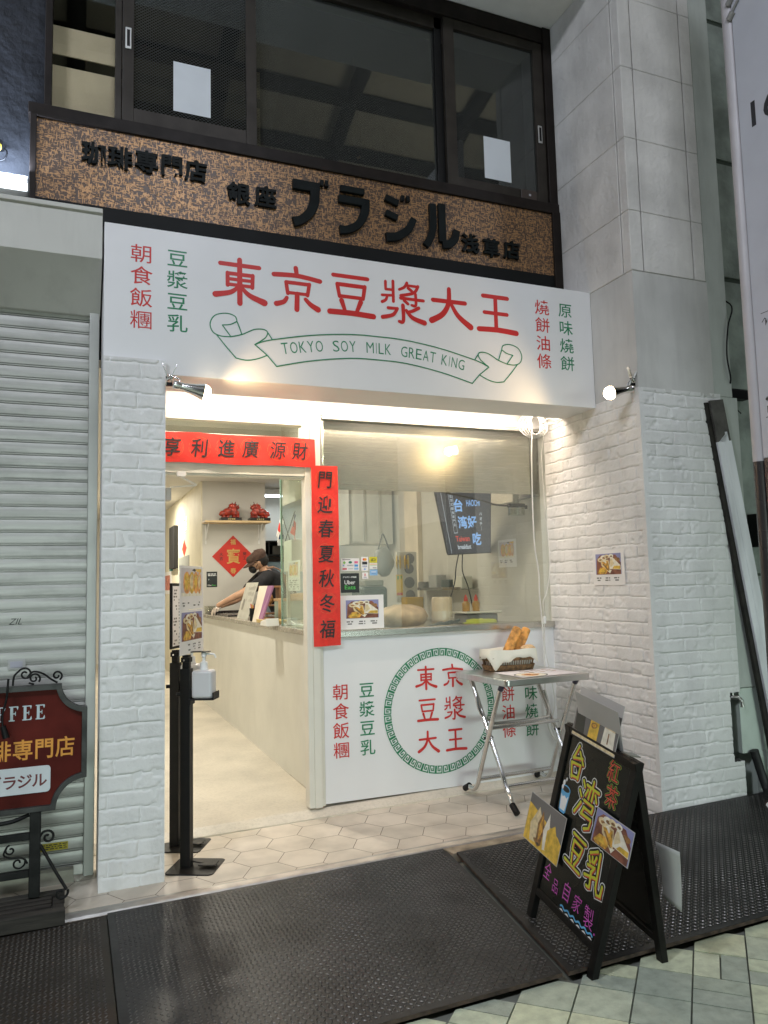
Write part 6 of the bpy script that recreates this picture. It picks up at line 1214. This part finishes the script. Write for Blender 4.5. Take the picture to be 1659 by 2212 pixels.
# television
t = thing('menu_screen', 'tilted black screen with large blue characters hanging in the kitchen', 'screen', (2.45, 1.1, 1.6))
TL, BL, BR_, TR = [Vector(q) for q in ((2.185, 1.0, 1.757), (2.384, 1.25, 1.397), (2.742, 1.3, 1.412), (2.612, 1.05, 1.782))]
TL = TL+(TL-BL)*.12; TR = TR+(TR-BR_)*.12
def tv(u, v, d=0):
    p = (BL*(1-u)+BR_*u)*(1-v)+(TL*(1-u)+TR*u)*v; return tuple(p+Vector((-.15, -.83, -.53))*d)
q = [(0, 0), (1, 0), (1, 1), (0, 1)]
MB().add([tv(a, b, d) for d in (-.035, 0) for a, b in ((-.015, -.015), (1.015, -.015), (1.015, 1.015), (-.015, 1.015))], [(3, 2, 1, 0), (4, 5, 6, 7), (0, 1, 5, 4), (1, 2, 6, 5), (2, 3, 7, 6), (3, 0, 4, 7)]).build('case', BLKPL, t)
MB().add([tv(a, b, .002) for a, b in q], [(0, 1, 2, 3)]).build('panel', emis('screen_dark', (.020, .024, .034), 1), t)
g = MB()
for c, x, z, s in (('台', .37, .76, .20), ('湾', .42, .50, .20), ('好', .615, .50, .20), ('吃', .69, .23, .21)): put(g, c, tv, x, z, s*.95, s, .03, .004)
put(g, 'HAOCHI', tv, .66, .79, .26, .10, .02, .004)
g.build('blue_words', emis('screen_blue', (.22, .42, .78), .9), t)
g = MB(); put(g, 'Taiwan', tv, .38, .245, .30, .09, .02, .004); g.build('red_word', emis('screen_red', (.55, .06, .05), .9), t)
g = MB(); put(g, 'breakfast', tv, .40, .115, .30, .075, .01, .004)
for i, c in enumerate('ハオチー'): put(g, c if c != 'ー' else '｜', tv, .80, .62-.075*i, .06, .065, .01, .004)
for u0, u1, v0, v1 in ((.085, .090, .02, 1), (.215, .219, .34, 1), (.285, .289, .34, 1), (.215, .289, .335, .342)): g.add([tv(a, b, .004) for a, b in ((u0, v0), (u1, v0), (u1, v1), (u0, v1))], [(0, 1, 2, 3)])
for i, c in enumerate('台湾式朝食専門店'): put(g, c, tv, .252, .90-.062*i, .05, .05, .0, .004)
g.build('white_words', emis('screen_white', (.55, .62, .72), .9), t)
g = MB(); g.tube(spl([(2.47, 1.26, 1.40), (2.44, 1.25, 1.30), (2.40, 1.2, 1.2), (2.33, 1.15, 1.08)], 5), .004, 7); g.build('lead', BLKPL, t, smooth=60); g = MB(); g.tube(spl([(2.50, 1.26, 1.40), (2.49, 1.25, 1.28), (2.50, 1.2, 1.18), (2.49, 1.12, 1.03)], 5), .004, 7); g.build('lead', BLKPL, t, smooth=60)
poster('menu_poster', side(2.754), -1.205, -.975, 1.30, 1.487, 'bread', 'white bread poster on the grey kitchen wall', inset=(.06, .10, .34, .08), d=.003)
t = thing('hood_light', 'black bracket lamp with glass dish under the hood', 'lamp', (2.63, .8, 1.7)); MB().box(2.60, 2.71, .78, .82, 1.675, 1.70).box(2.70, 2.735, .79, .81, 1.665, 1.69).build('bracket', BLKPL, t, bevel=.003); MB().tube([(2.655, .8, 1.70), (2.655, .8, 1.93)], .02, 10).build('stem', mat('grey_stem', (.30, .29, .26), .4, metal=.6), t); MB().lathe([(.055, -.05), (.055, 0), (.05, 0), (.05, -.045)], (2.655, .80, 1.674), 20).build('dish', glass('dish_glass', (.8, .8, .76), .15), t, smooth=50); MB().tube(spl([(2.605, .8, 1.685), (2.50, .8, 1.69), (2.40, .78, 1.71), (2.2, .75, 1.74), (2.0, .75, 1.77)], 5), .006, 8).build('lead', BLKPL, t, smooth=60)
# ------------------------------------------------------------------ the cook
def skin(name, joints, edges, m, parent, sub=2, root=0):
    me = bpy.data.meshes.new(name); me.from_pydata([j[:3] for j in joints], edges, []); o = bpy.data.objects.new(name, me); C.objects.link(o); o.parent = parent; o.location = -Vector(parent['_o'])
    sk = o.modifiers.new('skin', 'SKIN'); sk.use_smooth_shade = True
    for i, j in enumerate(joints): me.skin_vertices[0].data[i].radius = (j[3], j[4] if len(j) > 4 else j[3]); me.skin_vertices[0].data[i].use_root = (i == root)
    s = o.modifiers.new('sub', 'SUBSURF'); s.levels = sub; s.render_levels = sub; me.materials.append(m); return o
SKIN = mat('skin', (.56, .33, .21), .5, var=.06, scale=12); GLOVE = mat('thin_glove', (.66, .56, .48), .3, var=.05)
t = thing('person', 'person in brown cap and black mask leaning over the counter with gloved hands', 'person', (1.95, 4.0, 0))
B = [(2.02, 4.0, .86, .13, .15), (1.97, 4.0, 1.02, .11, .14), (1.90, 4.0, 1.18, .11, .15), (1.82, 4.0, 1.31, .09, .13), (1.775, 4.0, 1.375, .052), (1.738, 4.0, 1.412, .050),
     (1.70, 4.0, 1.452, .078, .072), (1.672, 4.0, 1.415, .062, .058), (1.650, 4.0, 1.372, .040),
     (1.775, 3.86, 1.315, .055), (1.66, 3.80, 1.235, .046), (1.50, 3.80, 1.150, .040), (1.46, 3.81, 1.135, .037), (1.38, 3.86, 1.09, .030), (1.315, 3.90, 1.055, .024), (1.292, 3.915, 1.035, .026),
     (1.775, 4.14, 1.315, .055), (1.68, 4.20, 1.22, .046), (1.56, 4.21, 1.105, .040), (1.53, 4.20, 1.088, .036), (1.45, 4.16, 1.06, .029), (1.385, 4.12, 1.042, .024), (1.36, 4.105, 1.03, .025),
     (1.622, 4.0, 1.425, .013), (1.70, 3.925, 1.445, .014), (1.703, 3.912, 1.452, .017), (2.0, 3.90, .60, .085), (2.03, 3.9, .2, .06), (2.02, 4.10, .60, .085), (2.05, 4.1, .2, .06)]
E_ = [(0, 1), (1, 2), (2, 3), (3, 4), (4, 5), (5, 6), (6, 7), (7, 8), (3, 9), (9, 10), (10, 11), (11, 12), (12, 13), (13, 14), (14, 15), (3, 16), (16, 17), (17, 18), (18, 19), (19, 20), (20, 21), (21, 22), (7, 23), (6, 24), (24, 25), (0, 26), (26, 27), (0, 28), (28, 29)]
skin('body', B, E_, SKIN, t)
def hand(c, d, up, label):
    """gloved hand: palm and five bent fingers of their own"""
    c, d, up = Vector(c), Vector(d).normalized(), Vector(up).normalized(); s = d.cross(up).normalized(); J = [(*c, .024, .016), (*(c+d*.035), .027, .014), (*(c+d*.055), .026, .012)]; E2 = [(0, 1), (1, 2)]
    for i, (off, l) in enumerate(((-.021, .052), (-.007, .060), (.008, .056), (.021, .044))):
        b = c+d*.058+s*off; k = len(J); J += [(*b, .0088), (*(b+d*l*.45-up*l*.18), .0082), (*(b+d*l*.78-up*l*.48), .0076), (*(b+d*l*.92-up*l*.80), .0065)]; E2 += [(2, k), (k, k+1), (k+1, k+2), (k+2, k+3)]
    k = len(J); b = c+d*.018+s*-.024; J += [(*b, .011), (*(b+d*.025-s*.014-up*.01), .0095), (*(b+d*.048-s*.012-up*.024), .008)]; E2 += [(0, k), (k, k+1), (k+1, k+2)]
    return skin('hand', J, E2, GLOVE, t, 1)
hand((1.288, 3.915, 1.032), (-.55, .30, -.78), (-.75, -.1, .45), 'near'); hand((1.355, 4.10, 1.028), (-.80, -.25, -.40), (-.3, 0, .95), 'far')
CLO = mat('black_shirt', (.018, .018, .022), .85, var=.2, scale=12, bump=.003, bscale=22)
SB = [(2.03, 4.0, .85, .15, .17), (1.98, 4.0, 1.02, .13, .165), (1.905, 4.0, 1.18, .13, .175), (1.83, 4.0, 1.30, .105, .150), (1.783, 4.0, 1.368, .068), (1.775, 3.86, 1.312, .072), (1.665, 3.80, 1.235, .064), (1.575, 3.80, 1.19, .056), (1.775, 4.14, 1.312, .072), (1.685, 4.20, 1.22, .064), (1.61, 4.205, 1.155, .054)]
skin('shirt', SB, [(0, 1), (1, 2), (2, 3), (3, 4), (3, 5), (5, 6), (6, 7), (3, 8), (8, 9), (9, 10)], CLO, t)
HAIR = mat('black_hair', (.010, .009, .009), .5, bump=.004, bscale=90)
rot_ = Matrix.Rotation(R_(-28), 3, 'Y')
MB().ell((1.728, 4.0, 1.470), (.085, .083, .082), 20, 12, rot=rot_).build('hair', HAIR, t, smooth=80)
CAPM = mat('brown_cap', (.085, .048, .034), .85, var=.15, scale=40, bump=.0015, bscale=200)
g = MB(); tl_ = Matrix.Rotation(R_(-24), 3, 'Y'); cc = Vector((1.702, 4.0, 1.490)); ring = []
for k_, (rx, ry, z) in enumerate(((.098, .092, -.012), (.104, .098, .012), (.104, .100, .034), (.088, .088, .058), (.045, .05, .070), (.001, .001, .073))): ring.append([cc+tl_@Vector((rx*math.cos(a/24*6.283)-.006, ry*math.sin(a/24*6.283), z+(.012*math.cos(a/24*6.283) if k_ > 0 else 0))) for a in range(24)])
g.v = [p for r in ring for p in r]; g.f = [(k_*24+j, k_*24+(j+1) % 24, (k_+1)*24+(j+1) % 24, (k_+1)*24+j) for k_ in range(5) for j in range(24)]; g.m = [0]*len(g.f); g.build('cap', CAPM, t, smooth=80)
g = MB(); vs = []
for j in range(2):
    for i in range(13): a = R_(180-62+124*i/12); rr_ = (.092, .165)[j]; vs.append(cc+tl_@Vector((rr_*math.cos(a), (.090, .085)[j]*math.sin(a)*(1 if j == 0 else 1.0), -.010-.022*j-.010*abs(math.sin(a))*j)))
g.add(vs, [(i, i+1, 14+i, 13+i) for i in range(12)]); o = g.build('cap_brim', CAPM, t, smooth=80); sm_ = o.modifiers.new('thick', 'SOLIDIFY'); sm_.thickness = .006
MB().ell((1.655, 4.0, 1.385), (.036, .060, .045), 16, 10, rot=Matrix.Rotation(R_(-30), 3, 'Y')).build('mask', mat('black_mask', (.012, .012, .013), .7), t, smooth=80)
MB().tube([(1.675, 3.945, 1.40), (1.692, 3.922, 1.44)], .003, 6).tube([(1.635, 3.945, 1.437), (1.70, 3.918, 1.455)], .0025, 6).build('mask_strap', mat('dark_strap', (.03, .03, .03), .5), t)
for sy in (-1, 1): MB().ell((1.632, 4.0+sy*.030, 1.440), (.006, .012, .006), 10, 6).build('eye', mat('eye_dark', (.02, .015, .012), .3), t)
STR = mat('brown_strap', (.22, .12, .07), .6)
g = MB()
for P_, wd, up_ in ((((1.76, 3.865, 1.388), (1.83, 3.872, 1.400), (1.90, 3.90, 1.372), (1.96, 3.95, 1.32), (2.02, 4.02, 1.24)), .030, (0, -.6, 1)), (((1.90, 3.885, 1.378), (1.925, 3.855, 1.31), (1.95, 3.835, 1.22), (1.97, 3.83, 1.12)), .026, (.2, -1, 0))):
    for a, b in zip(P_, P_[1:]): g.bar(a, b, wd, .008, up=up_)
g.build('apron_strap', STR, t, bevel=.002)
fr = frame((1.975, 3.835, 1.22), (.75, .32, -.45), (.40, .25, .88)); g = MB(); put(g, '豆', fr, .03, .055, .075, .075, .01, .012); put(g, '漿', fr, .045, -.03, .075, .075, .01, .012); g.sheet(ribbon(arc(.045, .10, .06, 200, 60, 10), .008), fr, .012); g.build('back_lettering', mat('shirt_print', (.7, .7, .7), .6), t)
# ================================================================== the arcade around
t = thing('arcade_roof', 'curved cream panelled roof over the shopping arcade', 'roof', (1, -4.6, 7))
RP = mat('roof_panel', (.36, .34, .28), .6, var=.05); RB = mat('roof_beam', (.02, .02, .02), .6)
n_ = 14; prof = [(-4.6+4.6*math.cos(math.pi*i/n_), 6.3+2.9*math.sin(math.pi*i/n_)) for i in range(n_+1)]
g = MB()
for (y0, z0), (y1, z1) in zip(prof, prof[1:]): g.add([(-14, y0, z0), (16, y0, z0), (16, y1, z1), (-14, y1, z1)], [(0, 1, 2, 3)])
g.build('panels', RP, t); g = MB()
for x in range(-14, 17, 2): g.tube([(x, y, z-.14) for y, z in prof], .12, 8)
for y, z in prof[1:-1]: g.box(-14, 16, y-.06, y+.06, z-.26, z-.06)
g.build('ribs', RB, t, smooth=50)
for i, (x, y) in enumerate(((-3.2, -3.6), (1.0, -4.2), (5.4, -3.6))):
    d = thing('arcade_lamp', 'long lamp fitting hanging under the arcade roof', 'lamp', (x, y, 5.6), group='lamp fittings under the arcade roof'); MB().box(x-.8, x+.8, y-.2, y+.2, 5.62, 5.72).build('housing', RB, d)
t = thing('opposite_building', 'dark building front with lit shop windows across the arcade', 'building', (1, -9.3, 0))
MB().box(-14, 16, -9.6, -9.0, -.5, 6.4).build('wall', mat('opposite_wall', (.16, .15, .14), .8, var=.1), t)
for x in (-.2, 4.6): f_ = MB().box(x-2.3, x+2.3, -8.99, -8.9, .3, 3.0).build('window', RB, t); MB().box(x-2.2, x+2.2, -8.89, -8.88, .4, 2.9).build('pane', emis('lit_window', (.86, 1, .9), .5), f_)
